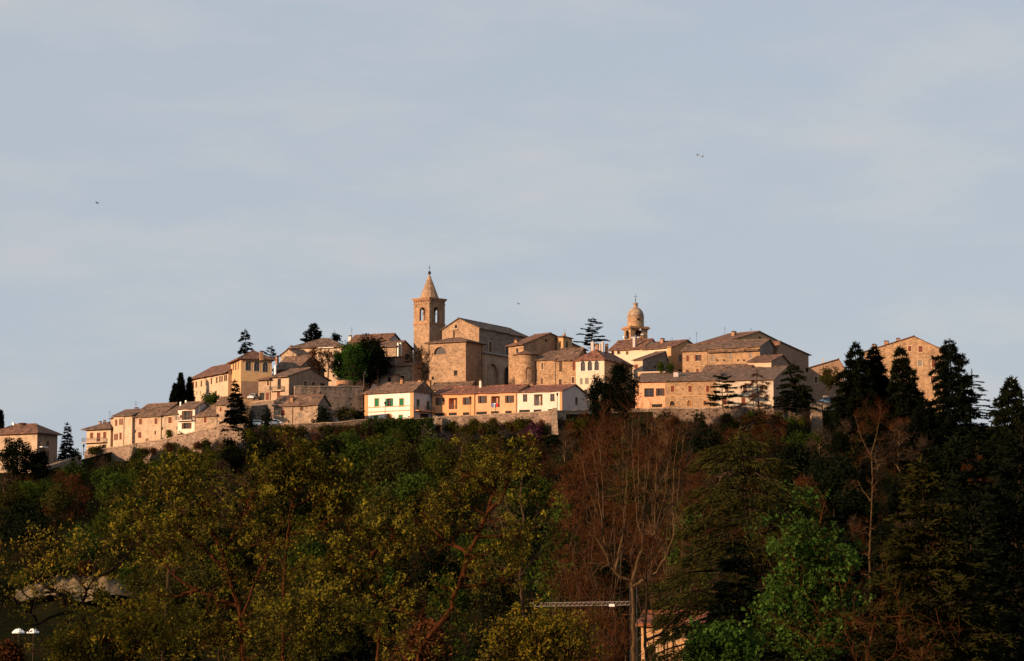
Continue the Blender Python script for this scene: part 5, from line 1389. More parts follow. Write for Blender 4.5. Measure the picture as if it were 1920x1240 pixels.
shrub('dull twiggy bush beside the spruce and the roadside wall', 37, 142, 846, 866, 10, 535, TW_BROWN, br=30)
shrub('narrow dark evergreen bush climbing beside the rubble stone house', 38, 602, 752, 850, 22, 543, L_DARK, br=110)
shrub('grey green bush growing from the foot of the terrace wall', 39, 648, 762, 794, 26, 552, L_OLIVE, br=60, n=5)
shrub('dark ivy bush in the gap left of the white green shuttered house', 40, 672, 770, 790, 12, 554, L_DARK, br=30)
shrub('white blossoming shrub at the foot of the leaning buttress', 41, 800, 788, 832, 9, 542, L_WHITE, br=40, n=6)
shrub('purple blossoming redbud under the cream white row house', 42, 1002, 788, 836, 18, 536, L_PURPLE, br=55, n=5)
shrub('small potted green shrub on the roof terrace by the dark stone side', 43, 1239, 680, 697, 6, 569, L_GREEN, br=16)
shrub('small green shrub on the roof terrace beside the ochre buttress', 44, 1257, 684, 697, 6, 569, L_GREEN, br=16)
wr = np.random.default_rng(15)
WL = [('rampart under the sand plastered house', 255, 330, 5, 10, 553, 10), ('left rampart below the white balcony house', 340, 455, 14, 24, 545, 10), ('street wall below the parked cars', 470, 600, -1, 7, 537, 20), ('street wall below the rubble terrace', 604, 690, 0, 8, 538, 17),
      ('wall below the first orange row house', 822, 892, 2, 22, 545, 10), ('wall below the orange house with laundry', 894, 968, 2, 22, 542, 10), ('wall below the cream white row house', 974, 1036, 4, 22, 538, 8), ('wall end below the blank gable', 1050, 1105, 8, 22, 539, 8),
      ('wall below the peach house', 1195, 1248, 4, 28, 546, 9), ('wall below the stone house with red shutters', 1250, 1342, 4, 32, 544, 14), ('wall below the whitewashed house', 1346, 1450, 5, 34, 541, 14), ('wall left of the stone pier', 1455, 1518, 5, 30, 542, 9)]
WK = {'olive green tuft': L_OLIVE, 'reddish brown twig tuft': TW_RED, 'dull green tuft': L_GREEN, 'yellow green tuft': L_YGREEN, 'grey brown twig tuft': TW_BROWN}
for where, x0, x1, d0, d1, D, m_ in WL:
    for i in range(m_):
        lab, leaf = list(WK.items())[int(wr.integers(0, 5))]
        px = wr.uniform(x0, x1); top = float(np.interp(px, EPX, EPY)) + wr.uniform(d0, d1); hh = wr.uniform(12, 26)
        put(broadleaf(lab + ' growing on the ' + where, 700 + i + int(x0), size(hh, D), size(hh * wr.uniform(.45, .8), D), leaf, BK_BROWN, .02, limbs=5, br=26, per=4, n=7, ln=.36 if leaf not in (TW_RED, TW_BROWN) else .8, wd=.22 if leaf not in (TW_RED, TW_BROWN) else .06, spread=.3, multi=True, gaps=.1, name='wall_plant', cat='plant', group='plants growing on the town walls'), px, top + hh, D)
# hedge that falls over the wall under the white house
rng = np.random.default_rng(5)
hr = empty('hedge', P(755, 815, 542), 'dark green clipped hedge and ivy curtain below the white house', 'hedge')
tp = []
for i in range(900):
    x = rng.uniform(690, 812); y = rng.uniform(786, 800 + 26 * rng.random()); p = P(x, y, 543 - .04 * (y - 786) - rng.random() * 1.2); tp.append(p - hr.location)
quads('foliage', leaf_cloud(rng, np.array([tuple(t) for t in tp]), 9, .3, .36, .24), L_GREEN, hr)
# ivy clad trunks rising before the left rampart
def ivy_tree(label, seed, D, lines, r, leaf=L_DARK, n=26):
    rng = np.random.default_rng(seed); b = P(lines[0][0][0], lines[0][0][1], D); b.z -= 2
    root = empty('ivy_clad_tree', b, label, 'tree'); mb = MB(); tips = []
    for ln_ in lines:
        pts = np.array([tuple(P(x, y, D + rng.normal(0, .4)) - b) for x, y in ln_]); dense = np.concatenate([pts[i] + (pts[i + 1] - pts[i]) * np.linspace(0, 1, 6)[:, None] for i in range(len(pts) - 1)])
        add_tube(mb, dense, r * .5, r * .25, 6); tips.append(np.repeat(dense, 3, 0))
    mb.build('trunk', BK_DARK, root)
    quads('ivy', leaf_cloud(rng, np.concatenate(tips), n, r * .8, .42, .3), leaf, root)
    return root
ivy_tree('ivy clad leaning trunk with a forked top before the left rampart', 51, 541, [[(492, 905), (480, 868), (472, 830), (468, 800), (468, 776)], [(476, 850), (466, 828), (455, 806)]], .9)
ivy_tree('ivy clad straight trunk covering the street in front of the white car', 52, 540, [[(505, 900), (500, 850), (498, 815), (500, 792), (502, 771)]], .75)
ivy_tree('short ivy clad stump leaning over the rampart wall', 53, 542, [[(455, 880), (444, 850), (434, 836), (428, 828)]], .8)

# ---- the wooded hillside
protos = {}
def reg(k, r): protos.setdefault(k, []).append(r); kids[(k, len(protos[k]) - 1)] = list(r.children)
for i in range(3):
    reg('green', broadleaf('x', 100 + i, 7, 3.3, L_GREEN, BK_BROWN, .1, limbs=8, br=80, per=5, n=8, ln=.42, wd=.27, spread=.42, multi=i == 1))
    reg('red', baretree('x', 110 + i, 7, 2.9, TW_RED, BK_BROWN, .08, limbs=9, br=75, per=26, ln=.85, wd=.06, multi=True))
for i in range(2):
    reg('olive', broadleaf('x', 120 + i, 7, 3.0, L_OLIVE, BK_BROWN, .1, limbs=8, br=80, per=5, n=7, ln=.4, wd=.26, spread=.42))
    reg('yellow', broadleaf('x', 125 + i, 7, 2.8, L_YGREEN, BK_BROWN, .12, limbs=8, br=60, per=5, n=5, ln=.38, wd=.25, spread=.4, gaps=.3))
    reg('dark', broadleaf('x', 130 + i, 7, 3.2, L_DARK, BK_DARK, .06, limbs=8, br=90, per=5, n=9, ln=.44, wd=.3, spread=.45, gaps=.05))
    reg('brown', baretree('x', 135 + i, 7, 2.6, TW_BROWN, BK_PALE, .2, limbs=8, br=60, per=16, ln=.9, wd=.055, up=.5))
reg('fir', conifer('x', 140, 8, lambda t: 2.7 * (1 - t) ** .8 + .12, N_DARK, whorls=18, per=7, dens=7, ln=.7, wd=.22))
DESC = {'green': ('green_tree', 'dull green spring tree'), 'red': ('bare_tree', 'reddish brown bare tree'), 'olive': ('olive_green_tree', 'olive green bushy tree'), 'yellow': ('yellow_green_tree', 'sparse yellow green tree'),
        'dark': ('evergreen_tree', 'dark evergreen tree'), 'brown': ('bare_tree', 'grey brown bare tree'), 'fir': ('fir_tree', 'dark young fir')}
LAND = [(95, 'the detached house'), (210, 'the balcony house'), (330, 'the long sand plastered house'), (430, 'the left rampart'), (520, 'the ivy clad trunks'), (605, 'the rubble stone house'), (690, 'the rubble terrace wall'),
        (790, 'the white house with green shutters'), (895, 'the first orange row house'), (972, 'the orange house with laundry'), (1060, 'the cream white row house'), (1180, 'the dark pine pair'), (1250, 'the peach house'),
        (1345, 'the stone house with red shutters'), (1455, 'the whitewashed house'), (1545, 'the stone pier'), (1660, 'the conifers left of the farmhouse'), (1760, 'the farmhouse gable'), (1850, 'the column shaped conifer'), (3000, 'the right edge conifers')]
WT = [(-200, dict(green=3, olive=3, brown=2, dark=3, red=1)), (110, dict(red=6, brown=3, green=2)), (200, dict(green=5, yellow=3, olive=2)), (330, dict(olive=4, brown=4, yellow=3, green=2)), (430, dict(dark=6, brown=2, green=1)),
      (520, dict(dark=3, yellow=4, red=2, green=2)), (640, dict(green=5, olive=3, yellow=2, brown=1)), (800, dict(yellow=3, olive=3, green=2, brown=3, dark=1)), (960, dict(dark=3, red=3, green=2, olive=1)), (1050, dict(red=7, brown=2, olive=1)),
      (1300, dict(red=4, brown=3, olive=2, dark=2)), (1480, dict(dark=4, green=3, brown=2, red=1)), (1600, dict(dark=5, fir=3, brown=2, red=1))]
rng = np.random.default_rng(77)
spots = []
tries = 0
while len(spots) < 285 and tries < 9000:
    tries += 1
    px = rng.uniform(-60, 1980); D = math.sqrt(rng.uniform(352 ** 2, 545 ** 2))
    de, ze = edge(px)
    if D > de - 3.5: continue
    x = (px - 960) / F * D * 1.004
    sp = 5.2 if D > de - 40 else 8.2 + (de - D) * .012
    if any((x - a) ** 2 + (D - b) ** 2 < sp * sp for a, b, *_ in spots): continue
    if px < 285 and D < 412: continue
    spots.append((x, D, px, de))
used = set()
for x, D, px, de in sorted(spots, key=lambda s: s[1]):
    wts = [w_ for lim, w_ in WT if px >= lim][-1]
    ks = list(wts); pr = np.array([wts[k] for k in ks], float); k = ks[rng.choice(len(ks), p=pr / pr.sum())]
    pi = int(rng.integers(0, len(protos[k]))); pt_ = protos[k][pi]
    z = ground(x, D)
    hgt = rng.uniform(6, 10.5) if D < de - 30 else rng.uniform(4.0, 7.5)
    yb = proj(V((x, D, z)))[1]
    ye = float(np.interp(px, EPX, EPY)) + float(np.interp(px, [0, 150, 160, 300, 340, 465, 480, 690, 812, 830, 1050, 1070, 1250, 1270, 1530], [0, 0, 4, 8, 26, 30, 10, 8, 10, 20, 20, 2, 2, 14, 14])) + rng.uniform(0, 22) * (px < 1560) - (30 if px > 1560 else 0)       # tops stay below the street wall
    if k in ('red',) and 1090 < px < 1300: ye -= 22
    hmax = (yb - ye) * D / F
    hgt = min(hgt, hmax)
    if hgt < 1.2: continue
    if (k, pi) in used:
        o = pt_.copy(); col.objects.link(o)
        for ch in kids[(k, pi)]:
            c = ch.copy(); col.objects.link(c); c.parent = o
    else: o = pt_; used.add((k, pi))
    o.location = (x, D, z - .1)
    s_ = hgt / (8 if k == 'fir' else 7); wsc = s_ * rng.uniform(.9, 1.15)
    if hgt < 4.5: wsc *= 1.25
    o.scale = (wsc, wsc, s_); o.rotation_euler = (0, 0, rng.uniform(0, 6.28))
    f = (D - 345) / (de - 345); row = 'high up the slope' if f > .78 else 'on the upper slope' if f > .52 else 'halfway up the slope' if f > .28 else 'low on the slope'
    nm, ds = DESC[k]; land = [l for lim, l in LAND if px < lim][0]
    o.name = nm; o['label'] = f'{ds} {row} below {land}'; o['category'] = 'tree'; o['group'] = {'red': 'bare reddish trees', 'brown': 'bare grey brown trees', 'dark': 'dark evergreen trees', 'fir': 'young firs'}.get(k, k + ' leafed trees') + ' on the hillside'
for k in protos:
    for i, r in enumerate(protos[k]):
        if (k, i) not in used:
            for ch in list(r.children): bpy.data.objects.remove(ch)
            bpy.data.objects.remove(r)
# undergrowth between them: far too many stems to count
pp, cc = [], []
while len(pp) < 9000:
    px = rng.uniform(-80, 2000); D = math.sqrt(rng.uniform(335 ** 2, 548 ** 2)); de, _ = edge(px)
    if D > de - .6 or (0 < px < 290 and D < 395): continue
    x = (px - 960) / F * D * 1.004; pp.append((x, D, ground(x, D) + rng.uniform(0, .9)))
pp = np.array(pp)
half = rng.random(len(pp)) < .5
tag(quads('undergrowth', leaf_cloud(rng, pp[half], 8, .55, .5, .28, .4), L_OLIVE), 'low green brown undergrowth covering the hillside between the trees', 'undergrowth', kind='stuff')
bp = np.repeat(pp[~half], 7, 0) + rng.normal(0, .5, (int((~half).sum()) * 7, 3)) * np.array([1, 1, .15])
tag(quads('brushwood', sticks(rng, bp, rng.normal(0, .5, bp.shape) + np.array([0, 0, 1.1]), 1.5, .07), TW_RED), 'thin reddish brushwood stems covering the hillside between the trees', 'brushwood', kind='stuff')

# ---- tall trees in the valley, nearer the camera
def limb_tree(label, seed, D, lines, r0, leaf, bark, zr=1.2, br=90, per=5, n=7, ln=.14, wd=.09, spread=.13, sig=1.1, gaps=.25, extra=(), name='spring_tree', twl=.45, up=.4, twm=None, tube_n=7, rmax=.035, depth=1.5, thick=99):
    """lines: main limbs as seen from the camera; the first starts at the foot"""
    s = Skel(seed); rng = s.rng
    b = P(lines[0][0][0], lines[0][0][1], D); gz = ground(b.x, D); o = V((b.x, D, gz))
    root = empty(name, o, label, 'tree')
    up_pts = []
    for i, ln_ in enumerate(lines):
        dd = 0.0; pts = []
        slope = rng.normal(0, .35) if i else .05
        for j, (x, y) in enumerate(ln_):
            pts.append(tuple(P(x, y, D + slope * j * depth * .5) - o))
        if i == 0: pts = [(pts[0][0], pts[0][1], -.5)] + pts
        else:                                            # spring from the nearest point of an earlier limb
            P_ = np.concatenate([p for p, _, _ in s.paths]); a = np.array(pts[0]); q = P_[np.argmin(np.linalg.norm((P_ - a)[:, [0, 2]], axis=1))]
            sh = q[1] - a[1]; pts = [tuple(q)] + [(p[0], p[1] + sh, p[2]) for p in pts[1:]]
        pts = np.array(pts); dense = [pts[0]]
        for p, q in zip(pts, pts[1:]):
            m = max(2, int(np.linalg.norm(q - p) / .25)); 
            for f in range(1, m + 1): dense.append(p + (q - p) * f / m + rng.normal(0, .018, 3))
        r = r0 * .82 * (1 if i == 0 else (.55 if i < thick else .2) * rng.uniform(.75, 1.1))
        s.limb(np.array(dense), r, r * (.38 if i == 0 else .3), tube_n); up_pts.append(np.array(dense)[len(dense) // 4:])
    up_pts = np.concatenate(up_pts)
    t = up_pts[rng.integers(0, len(up_pts), br)] + rng.normal(0, sig, (br, 3)) * np.array([1, 1, .75]) + np.array([0, 0, sig * .3])
    for (cx, cy, rx, ry, m) in extra:                    # further crown masses: centre and half axes in the view
        c = P(cx, cy, D) - o; k = D / F
        t = np.concatenate([t, ellip(rng, m, tuple(c), (rx * k, min(rx, ry) * k * .8, ry * k))])
    t = t[t[:, 2] > 1.0]
    o1 = np.argsort(np.min(np.linalg.norm(t[:, None, :] - up_pts[None, ::4, :], axis=2), 1)); t = t[o1]
    b1 = s.grow(t[:len(t) // 2], .6, rmax=rmax * 1.6, low=.3); b2 = s.grow(t[len(t) // 2:], .6, rmax=rmax, low=.3)
    tw, tips = s.twigs(b1 + b2, per, twl, up, .012)
    tq = tw
    if leaf is not None:
        for f_ in tw: s.mb.poly(f_)
    s.mb.build('trunk', bark, root)
    if leaf is not None:
        dens = rng.random(len(tips)); keep = dens > gaps
        quads('crown', leaf_cloud(rng, tips[keep], n, spread, ln, wd), leaf, root)
    else: quads('crown', tq, twm, root)
    return root
LS = dict(ln=.105, wd=.058, spread=.09, n=22)
limb_tree('foreground spring tree with a forked reddish trunk at the lower left', 201, 80, [[(458, 1300), (456, 1225), (449, 1151), (438, 1110), (426, 1069), (415, 1032), (393, 988), (380, 950)], [(438, 1136), (400, 1118), (371, 1106), (334, 1088), (300, 1050), (262, 1010)], [(452, 1165), (466, 1125), (478, 1090), (500, 1040), (520, 1000)], [(415, 1032), (450, 985), (470, 930)], [(371, 1106), (330, 1120), (290, 1118)], [(426, 1069), (370, 1020), (330, 985)]],
          .17, L_SPRING, BK_RED, br=120, per=4, sig=.85, gaps=.55, extra=((330, 1000, 110, 70, 50), (470, 960, 90, 60, 40), (400, 1190, 130, 50, 60)), **LS)
limb_tree('foreground spring tree with a long bent limb lit orange, centre', 202, 88, [[(770, 1320), (785, 1236), (796, 1203), (822, 1173), (848, 1140), (852, 1114), (870, 1073), (878, 1036), (896, 1006), (915, 958), (924, 926), (924, 892)], [(874, 1040), (840, 1017), (818, 999), (790, 960)], [(900, 1004), (930, 1006), (964, 1002), (1000, 990)], [(860, 1095), (905, 1098), (960, 1080)], [(915, 958), (945, 930), (955, 880)], [(822, 1173), (770, 1150), (730, 1140)], [(924, 926), (890, 895), (860, 880)]],
          .19, L_SPRING, BK_RED, br=115, per=4, sig=.9, gaps=.55, extra=((930, 880, 90, 55, 40), (810, 960, 80, 60, 40), (930, 1050, 90, 60, 40)), **LS)
limb_tree('dark branched tree before the pale earth bank at the left', 203, 74, [[(168, 1300), (165, 1181), (157, 1153), (136, 1133), (102, 1108), (79, 1096), (66, 1086), (55, 1069)], [(157, 1150), (155, 1127), (162, 1108), (173, 1089), (176, 1060), (190, 1030)], [(160, 1110), (147, 1085), (128, 1067), (110, 1040)], [(102, 1108), (80, 1112), (60, 1105)], [(150, 1140), (110, 1150), (70, 1172), (57, 1147), (58, 1133), (45, 1114), (33, 1089)], [(70, 1150), (29, 1118), (4, 1093), (-30, 1080)], [(173, 1089), (215, 1070), (250, 1040)]],
          .13, L_GOLD, BK_DARK, br=110, per=5, sig=.65, gaps=.45, extra=((110, 1020, 100, 40, 30),), **dict(LS, n=8))
limb_tree('slender spring tree with bright leaf tufts below the rubble wall', 204, 104, [[(535, 1330), (530, 1180), (532, 1080), (540, 1002), (544, 965), (555, 928), (566, 895), (573, 854)], [(538, 1010), (490, 1020), (440, 1032), (410, 1010)], [(540, 1002), (570, 998), (596, 991), (640, 960)], [(555, 928), (530, 890), (515, 860)], [(550, 950), (600, 920), (630, 880)]],
          .15, L_SPRING, BK_RED, br=95, per=4, sig=1.0, gaps=.52, extra=((580, 880, 70, 45, 40), (640, 930, 60, 50, 35), (520, 900, 50, 40, 20)), **dict(LS, ln=.17, wd=.11, spread=.15))
limb_tree('small twisted spring tree between the two big foreground trees', 205, 98, [[(700, 1330), (712, 1180), (716, 1140), (692, 1099), (696, 1040), (690, 990)], [(714, 1130), (740, 1105), (766, 1088), (790, 1060)], [(694, 1090), (650, 1070), (620, 1040)], [(696, 1040), (730, 1010), (750, 970)]],
          .13, L_SPRING, BK_RED, br=85, per=4, sig=.95, gaps=.58, extra=((700, 1000, 90, 70, 50), (640, 1090, 80, 60, 40)), **dict(LS, ln=.16, wd=.10))
limb_tree('yellow green spring tree with loose tufts under the sand plastered house', 206, 118, [[(300, 1330), (310, 1150), (318, 1050), (322, 980), (330, 930), (345, 880)], [(318, 1050), (280, 1000), (250, 960)], [(322, 980), (365, 940), (385, 900)], [(325, 950), (300, 910), (305, 880)]],
          .15, L_SPRING, BK_BROWN, br=80, per=4, sig=1.2, gaps=.6, extra=((340, 890, 60, 40, 35), (270, 960, 70, 50, 30)), **dict(LS, ln=.18, wd=.12, spread=.17))
limb_tree('leafy spring tree low in the foreground between the forked trunks', 207, 70, [[(600, 1340), (600, 1240), (590, 1190), (600, 1150)], [(595, 1200), (550, 1170), (520, 1150)], [(595, 1195), (640, 1165), (670, 1150)]],
          .11, L_SPRING, BK_DARK, br=80, per=4, sig=.7, gaps=.5, extra=((600, 1170, 130, 60, 70),), **LS)
limb_tree('tangled low tree with few leaves at the bottom left corner', 208, 66, [[(250, 1340), (245, 1260), (230, 1210), (240, 1160)], [(240, 1230), (200, 1200), (170, 1190)], [(235, 1220), (290, 1185), (330, 1170)]],
          .10, L_GOLD, BK_RED, br=90, per=4, sig=.7, gaps=.5, extra=((250, 1190, 140, 50, 80), (110, 1225, 90, 30, 30)), **LS)
limb_tree('golden leafed bush glowing at the bottom centre', 209, 66, [[(1000, 1340), (1000, 1255), (1010, 1215), (1005, 1190)], [(1000, 1255), (960, 1220), (940, 1205)], [(1002, 1245), (1050, 1220), (1075, 1205)]],
          .08, L_GOLD, BK_DARK, br=150, per=6, sig=.45, gaps=.2, name='golden_bush', extra=((1005, 1212, 95, 48, 110),), **dict(LS, n=8))
limb_tree('sparse yellow green tree right of the bent orange limb', 210, 112, [[(980, 1330), (985, 1180), (975, 1080), (985, 1000), (975, 930), (985, 860)], [(975, 1080), (1010, 1040), (1025, 990)], [(985, 1000), (950, 950), (945, 900)]],
          .14, L_SPRING, BK_BROWN, br=80, per=4, sig=1.1, gaps=.6, extra=((975, 850, 50, 40, 25),), **dict(LS, ln=.17, wd=.11))
# the pale pollarded plane tree
shoots = []
for x0, y0, x1, y1 in ((1131, 992, 1115, 870), (1135, 1000, 1128, 880), (1171, 992, 1168, 850), (1172, 990, 1179, 845), (1197, 984, 1186, 850), (1200, 984, 1197, 840), (1206, 1000, 1213, 838), (1206, 1000, 1219, 850), (1228, 1002, 1232, 860), (1229, 1001, 1243, 865), (1262, 1006, 1276, 850), (1260, 1008, 1262, 870), (1131, 992, 1098, 900), (1240, 1000, 1255, 860)):
    shoots.append([(x0, y0), ((x0 + x1) / 2 - 1, (y0 + y1) / 2), (x1, y1), (x1 + (x1 - 1190) * .12, y1 - 60)])
limb_tree('pale barked pollarded plane tree with upright bare shoots', 211, 122, [[(1190, 1330), (1189, 1217), (1187, 1120), (1185, 1089), (1194, 1058), (1204, 1031), (1206, 1004)], [(1186, 1095), (1162, 1081), (1144, 1062), (1135, 1031), (1131, 992)], [(1158, 1075), (1160, 1039), (1171, 992)], [(1190, 1100), (1218, 1081), (1224, 1054), (1210, 1036), (1204, 1020)], [(1200, 1092), (1231, 1073), (1251, 1039), (1262, 1006)], [(1205, 1010), (1228, 1002)], [(1205, 1008), (1197, 984)], [(1140, 1040), (1118, 1010), (1112, 985)]] + shoots,
          .24, None, BK_TAN, thick=8, br=170, per=12, sig=1.2, twl=.95, up=.9, twm=TW_RED, name='plane_tree', rmax=.03)
limb_tree('dark second trunk with an arching branch before the terracotta roof', 212, 108, [[(1222, 1330), (1212, 1235), (1208, 1180), (1214, 1120), (1212, 1070)], [(1212, 1200), (1240, 1190), (1265, 1160), (1285, 1145), (1310, 1110)]],
          .16, None, BK_DARK, br=30, per=8, sig=.8, twl=.6, up=.4, twm=TW_BROWN, name='bare_tree')
for i, (px, yt, hw, D, lab) in enumerate(((1085, 860, 50, 158, 'red twigged bare thicket tree left of the plane tree'), (1150, 765, 58, 165, 'tall red twigged bare tree behind the plane tree shoots'), (1240, 785, 40, 170, 'tall reddish bare tree right of the plane tree shoots'), (1105, 1000, 60, 156, 'low russet bare thicket at the foot of the plane tree, left side'), (1295, 850, 34, 178, 'reddish bare tree before the big deodar cedar'), (1120, 1156, 70, 128, 'russet bare bush low behind the golden bush'), (1050, 985, 36, 160, 'russet bare tree at the edge of the dark evergreens'))):
    D_ = D; b = P(px, 1200, D_); gz = ground(b.x, D_); t = P(px, yt, D_).z
    H = t - gz; put(baretree(lab, 220 + i, H, size(hw, D_), TW_RED if i != 2 else TW_TAN, BK_BROWN, max(.02, 1 - (1 + (1230 - yt) * D_ / F) / H) if H > 4 else .05, limbs=12, br=85, per=17, ln=.8, wd=.026, up=.75, multi=True, r0=.12), px, 1200, D_, z=gz)
# conifers of the valley garden
def garden_conifer(label, seed, px, yt, hw, D, needle, prof=None, **k):
    b = P(px, 1240, D); gz = ground(b.x, D); H = P(px, yt, D).z - gz; w_ = size(hw, D)
    prof = prof or (lambda t: w_ * np.interp(t, [0, .3, .6, .85, 1], [1.0, 1, .75, .4, .05]))
    if callable(prof) and k.pop('scaled', False): pf = prof; prof = lambda t: w_ * pf(t)
    r = conifer(label, seed, H, prof, needle, **k); return put(r, px, 1240, D, z=gz)
garden_conifer('big drooping deodar cedar with mossy golden bough edges', 301, 1395, 795, 185, 140, N_GOLD, prof=lambda t: np.interp(t, [0, .3, .55, .75, .9, 1], [1.2, 1.15, 1.0, .85, .55, .2]), scaled=True, whorls=17, per=9, droop=.30, up=.22, dens=15, ln=.42, wd=.075, irr=.35, flat=.3, hang=.55, z0=.12, r0=.42, jit=.25, name='deodar_cedar')
garden_conifer('dark pyramid conifer with gold tipped sprays at the lower right', 302, 1745, 850, 150, 94, N_GOLD, whorls=30, per=11, droop=.22, up=.25, dens=20, ln=.30, wd=.085, irr=.3, hang=.12, z0=.02, name='cypress_conifer')
garden_conifer('dark conifer merging with the gold tipped pyramid on its right', 303, 1838, 940, 110, 100, N_MID, whorls=26, per=10, droop=.2, up=.2, dens=16, ln=.34, wd=.10, irr=.3, z0=.02)
garden_conifer('near black conifer filling the right picture edge', 304, 1925, 800, 120, 120, N_DARK, whorls=30, per=10, droop=.2, up=.15, dens=14, ln=.45, wd=.13, irr=.3, z0=.02)
garden_conifer('near black spruce behind the gold tipped pyramid', 305, 1830, 800, 95, 190, N_DARK, whorls=28, per=9, droop=.2, up=.12, dens=10, ln=.6, wd=.17, irr=.3, z0=.02)
garden_conifer('shadowy spruce between the deodar cedar and the bright green tree', 306, 1560, 930, 80, 170, N_DARK, whorls=24, per=9, droop=.2, up=.12, dens=11, ln=.5, wd=.15, irr=.3, z0=.02)
garden_conifer('dark spruce hiding the foot of the pale forked stem', 308, 1660, 990, 55, 165, N_MID, whorls=24, per=9, droop=.2, up=.12, dens=11, ln=.45, wd=.13, irr=.3, z0=.02)
garden_conifer('dark spruce low under the deodar cedar boughs', 307, 1380, 1010, 90, 125, N_DARK, whorls=22, per=9, droop=.2, up=.12, dens=13, ln=.4, wd=.12, irr=.3, z0=.3)
limb_tree('vivid green young tree at the lower right', 310, 84, [[(1530, 1340), (1528, 1240), (1526, 1150), (1530, 1080), (1528, 1020), (1540, 970)], [(1528, 1200), (1480, 1160), (1450, 1130)], [(1526, 1150), (1575, 1120), (1600, 1080)], [(1530, 1080), (1490, 1050), (1470, 1020)], [(1528, 1230), (1570, 1190), (1610, 1160)]],
          .10, L_BRIGHT, BK_RED, br=130, per=5, sig=.75, gaps=.42, name='green_tree', extra=((1530, 1040, 75, 70, 60), (1520, 1130, 100, 80, 120), (1480, 1180, 70, 50, 40)), **dict(LS, ln=.16, wd=.10, spread=.12, n=10))
limb_tree('vivid green bush left of the young green tree at the bottom edge', 311, 74, [[(1350, 1360), (1350, 1260), (1355, 1220)], [(1350, 1260), (1320, 1230)], [(1352, 1250), (1385, 1225)]],
          .06, L_BRIGHT, BK_DARK, br=80, per=6, sig=.45, gaps=.15, name='green_bush', extra=((1355, 1220, 55, 35, 50),), **dict(LS, ln=.15, wd=.10))
limb_tree('thin reddish sapling thicket under the vivid green tree', 312, 76, [[(1620, 1360), (1625, 1240), (1640, 1160)], [(1622, 1280), (1590, 1200), (1580, 1130)], [(1622, 1300), (1680, 1220), (1690, 1160)], [(1622, 1310), (1720, 1240), (1760, 1180)], [(1622, 1310), (1540, 1240), (1500, 1190)]],
          .05, None, BK_RED, br=100, per=10, sig=.8, twl=.6, up=.5, twm=TW_RED, name='sapling')
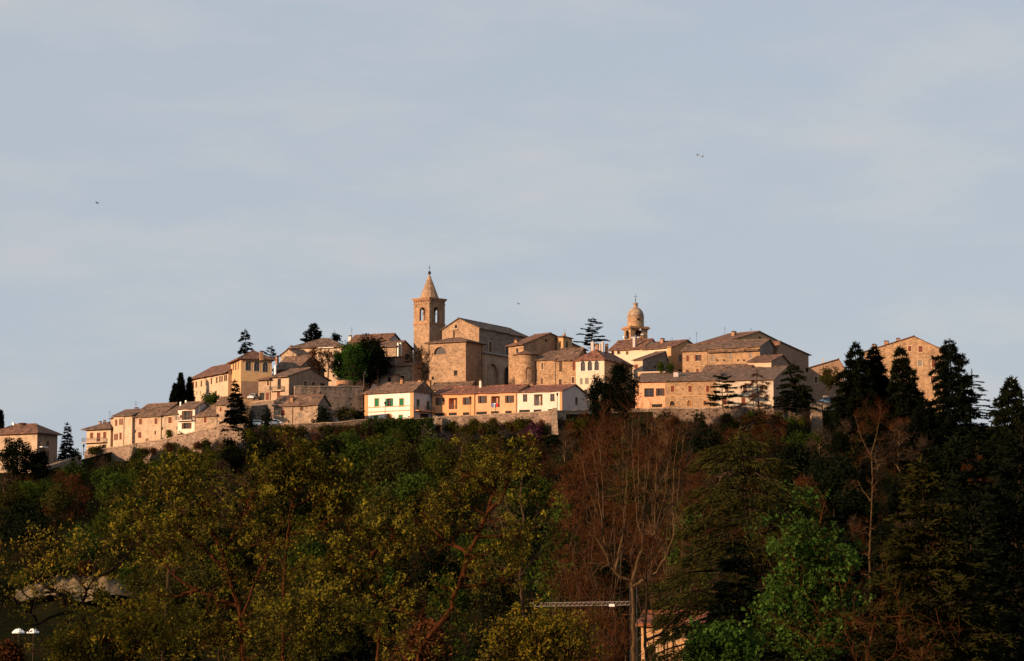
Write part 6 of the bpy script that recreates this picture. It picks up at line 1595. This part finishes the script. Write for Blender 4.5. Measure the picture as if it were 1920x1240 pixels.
# the bare tree with a pale stem standing out on the right slope
D = 300
limb_tree('tall bare tree with a pale forked stem on the right slope', 313, D, [[(1632, 1120), (1630, 1040), (1634, 960), (1636, 900), (1634, 850)], [(1634, 856), (1615, 820), (1603, 780)], [(1634, 850), (1645, 810), (1652, 770)], [(1632, 940), (1618, 920), (1608, 900)], [(1634, 870), (1655, 862), (1668, 856)]],
          .21, None, BK_TAN, br=60, per=26, sig=1.3, twl=1.1, up=.8, twm=TW_RED, name='bare_tree', extra=((1638, 785, 34, 40, 40),), rmax=.07)
for i, (px, yt, hw, D, k) in enumerate(((60, 960, 60, 396, L_DARK), (150, 985, 50, 398, L_GREEN), (300, 1040, 50, 300, L_OLIVE), (20, 1200, 30, 260, TW_RED), (135, 1165, 45, 255, L_OLIVE), (220, 1140, 50, 262, L_DARK), (420, 1060, 60, 300, L_DARK), (560, 1050, 60, 290, L_OLIVE), (700, 1060, 60, 300, L_DARK), (840, 1070, 60, 280, L_GREEN), (950, 1060, 60, 290, L_DARK), (330, 1150, 60, 240, L_DARK), (480, 1150, 60, 230, L_OLIVE), (650, 1160, 60, 235, L_DARK), (800, 1160, 70, 228, TW_RED), (930, 1165, 60, 240, L_DARK), (1045, 905, 45, 215, L_GREEN), (1150, 960, 40, 205, L_DARK), (1290, 900, 45, 215, L_GREEN), (1480, 905, 50, 220, L_DARK))):
    b = P(px, 1200, D); gz = ground(b.x, D); H = max(2.5, P(px, yt, D).z - gz)
    r = broadleaf('%s %s in the valley bottom %s' % ({L_DARK: 'dark evergreen', L_GREEN: 'dull green', L_OLIVE: 'olive green', TW_RED: 'russet twiggy'}[k], 'tree' if H > 6 else 'bush', ('above the pale earth bank', 'behind the pale earth bank', 'right of the pale earth bank', 'under the white parasols', 'beside the white parasols', 'below the pale earth bank', 'behind the forked foreground trunk', 'behind the slender tufted tree', 'behind the twisted spring tree', 'behind the bent orange limb', 'left of the russet thicket', 'at the foot of the forked trunk', 'behind the low leafy tree', 'under the twisted spring tree', 'under the bent orange limb', 'behind the golden bush', 'left of the red twigged thicket', 'behind the plane tree fork', 'right of the plane tree shoots', 'behind the deodar cedar')[i]), 400 + i, H, size(hw, D), k, BK_BROWN, .05, limbs=8, br=90, per=5, n=9, ln=.4, wd=.26, spread=.4, multi=True, name='valley_tree' if H > 6 else 'valley_bush', cat='tree' if H > 6 else 'bush')
    put(r, px, 1200, D, z=gz)

# trees added out of view at the left to shade the near trees
for i, (x, y, hh, rr, k) in enumerate(((-66, 80, 19, 4.2, 0), (-60, 70, 18, 4, 1), (-52, 60, 18.5, 4.4, 0), (-45, 53, 17, 4, 1), (-38, 45, 18, 4.2, 0), (-31, 38, 17, 4, 1), (-25, 30, 17, 4, 0), (-19, 21, 15, 3.6, 1))):
    lab = '%s %s in the unseen row added at the left for shade' % (('nearest', 'second nearest', 'third nearest', 'fourth nearest', 'middle', 'sixth', 'seventh', 'farthest')[7 - i], 'leafy tree' if k else 'dark evergreen tree')
    r = broadleaf(lab, 800 + i, hh, rr, L_OLIVE if k else L_DARK, BK_BROWN, .1, limbs=9, br=110, per=5, n=9, ln=.4, wd=.26, spread=.4, name='added_shade_tree')
    r.location = (x, y, ground(x, y)); 

# shrubs along the lip of the earth bank
for i, (px, yb, hh, hw, D, k, ds) in enumerate(((40, 1104, 34, 24, 376, L_GREEN, 'dull green shrub at the left end of the pale earth bank'), (84, 1092, 30, 20, 377, L_DARK, 'dark shrub on the lip of the pale earth bank'), (122, 1082, 36, 22, 379, L_GREEN, 'tall green shrub on the lip of the pale earth bank'), (160, 1082, 26, 16, 379, TW_RED, 'twiggy russet shrub on the lip of the pale earth bank'), (204, 1084, 34, 24, 379, L_OLIVE, 'olive shrub near the right end of the pale earth bank'), (240, 1104, 48, 26, 375, L_GREEN, 'green shrub leaning on the right end of the pale earth bank'), (262, 1128, 60, 30, 371, L_OLIVE, 'large olive bush hiding the right end of the pale earth bank'), (8, 1132, 40, 20, 371, L_DARK, 'dark bush hiding the left end of the pale earth bank'), (120, 1128, 12, 14, 370, TW_BROWN, 'low brown weeds at the foot of the pale earth bank'), (190, 1128, 16, 16, 370, L_OLIVE, 'low olive weeds at the foot of the pale earth bank'))):
    shrub(ds, 900 + i, px, yb - hh, yb, hw, D, k, br=50, n=8, gaps=.1)
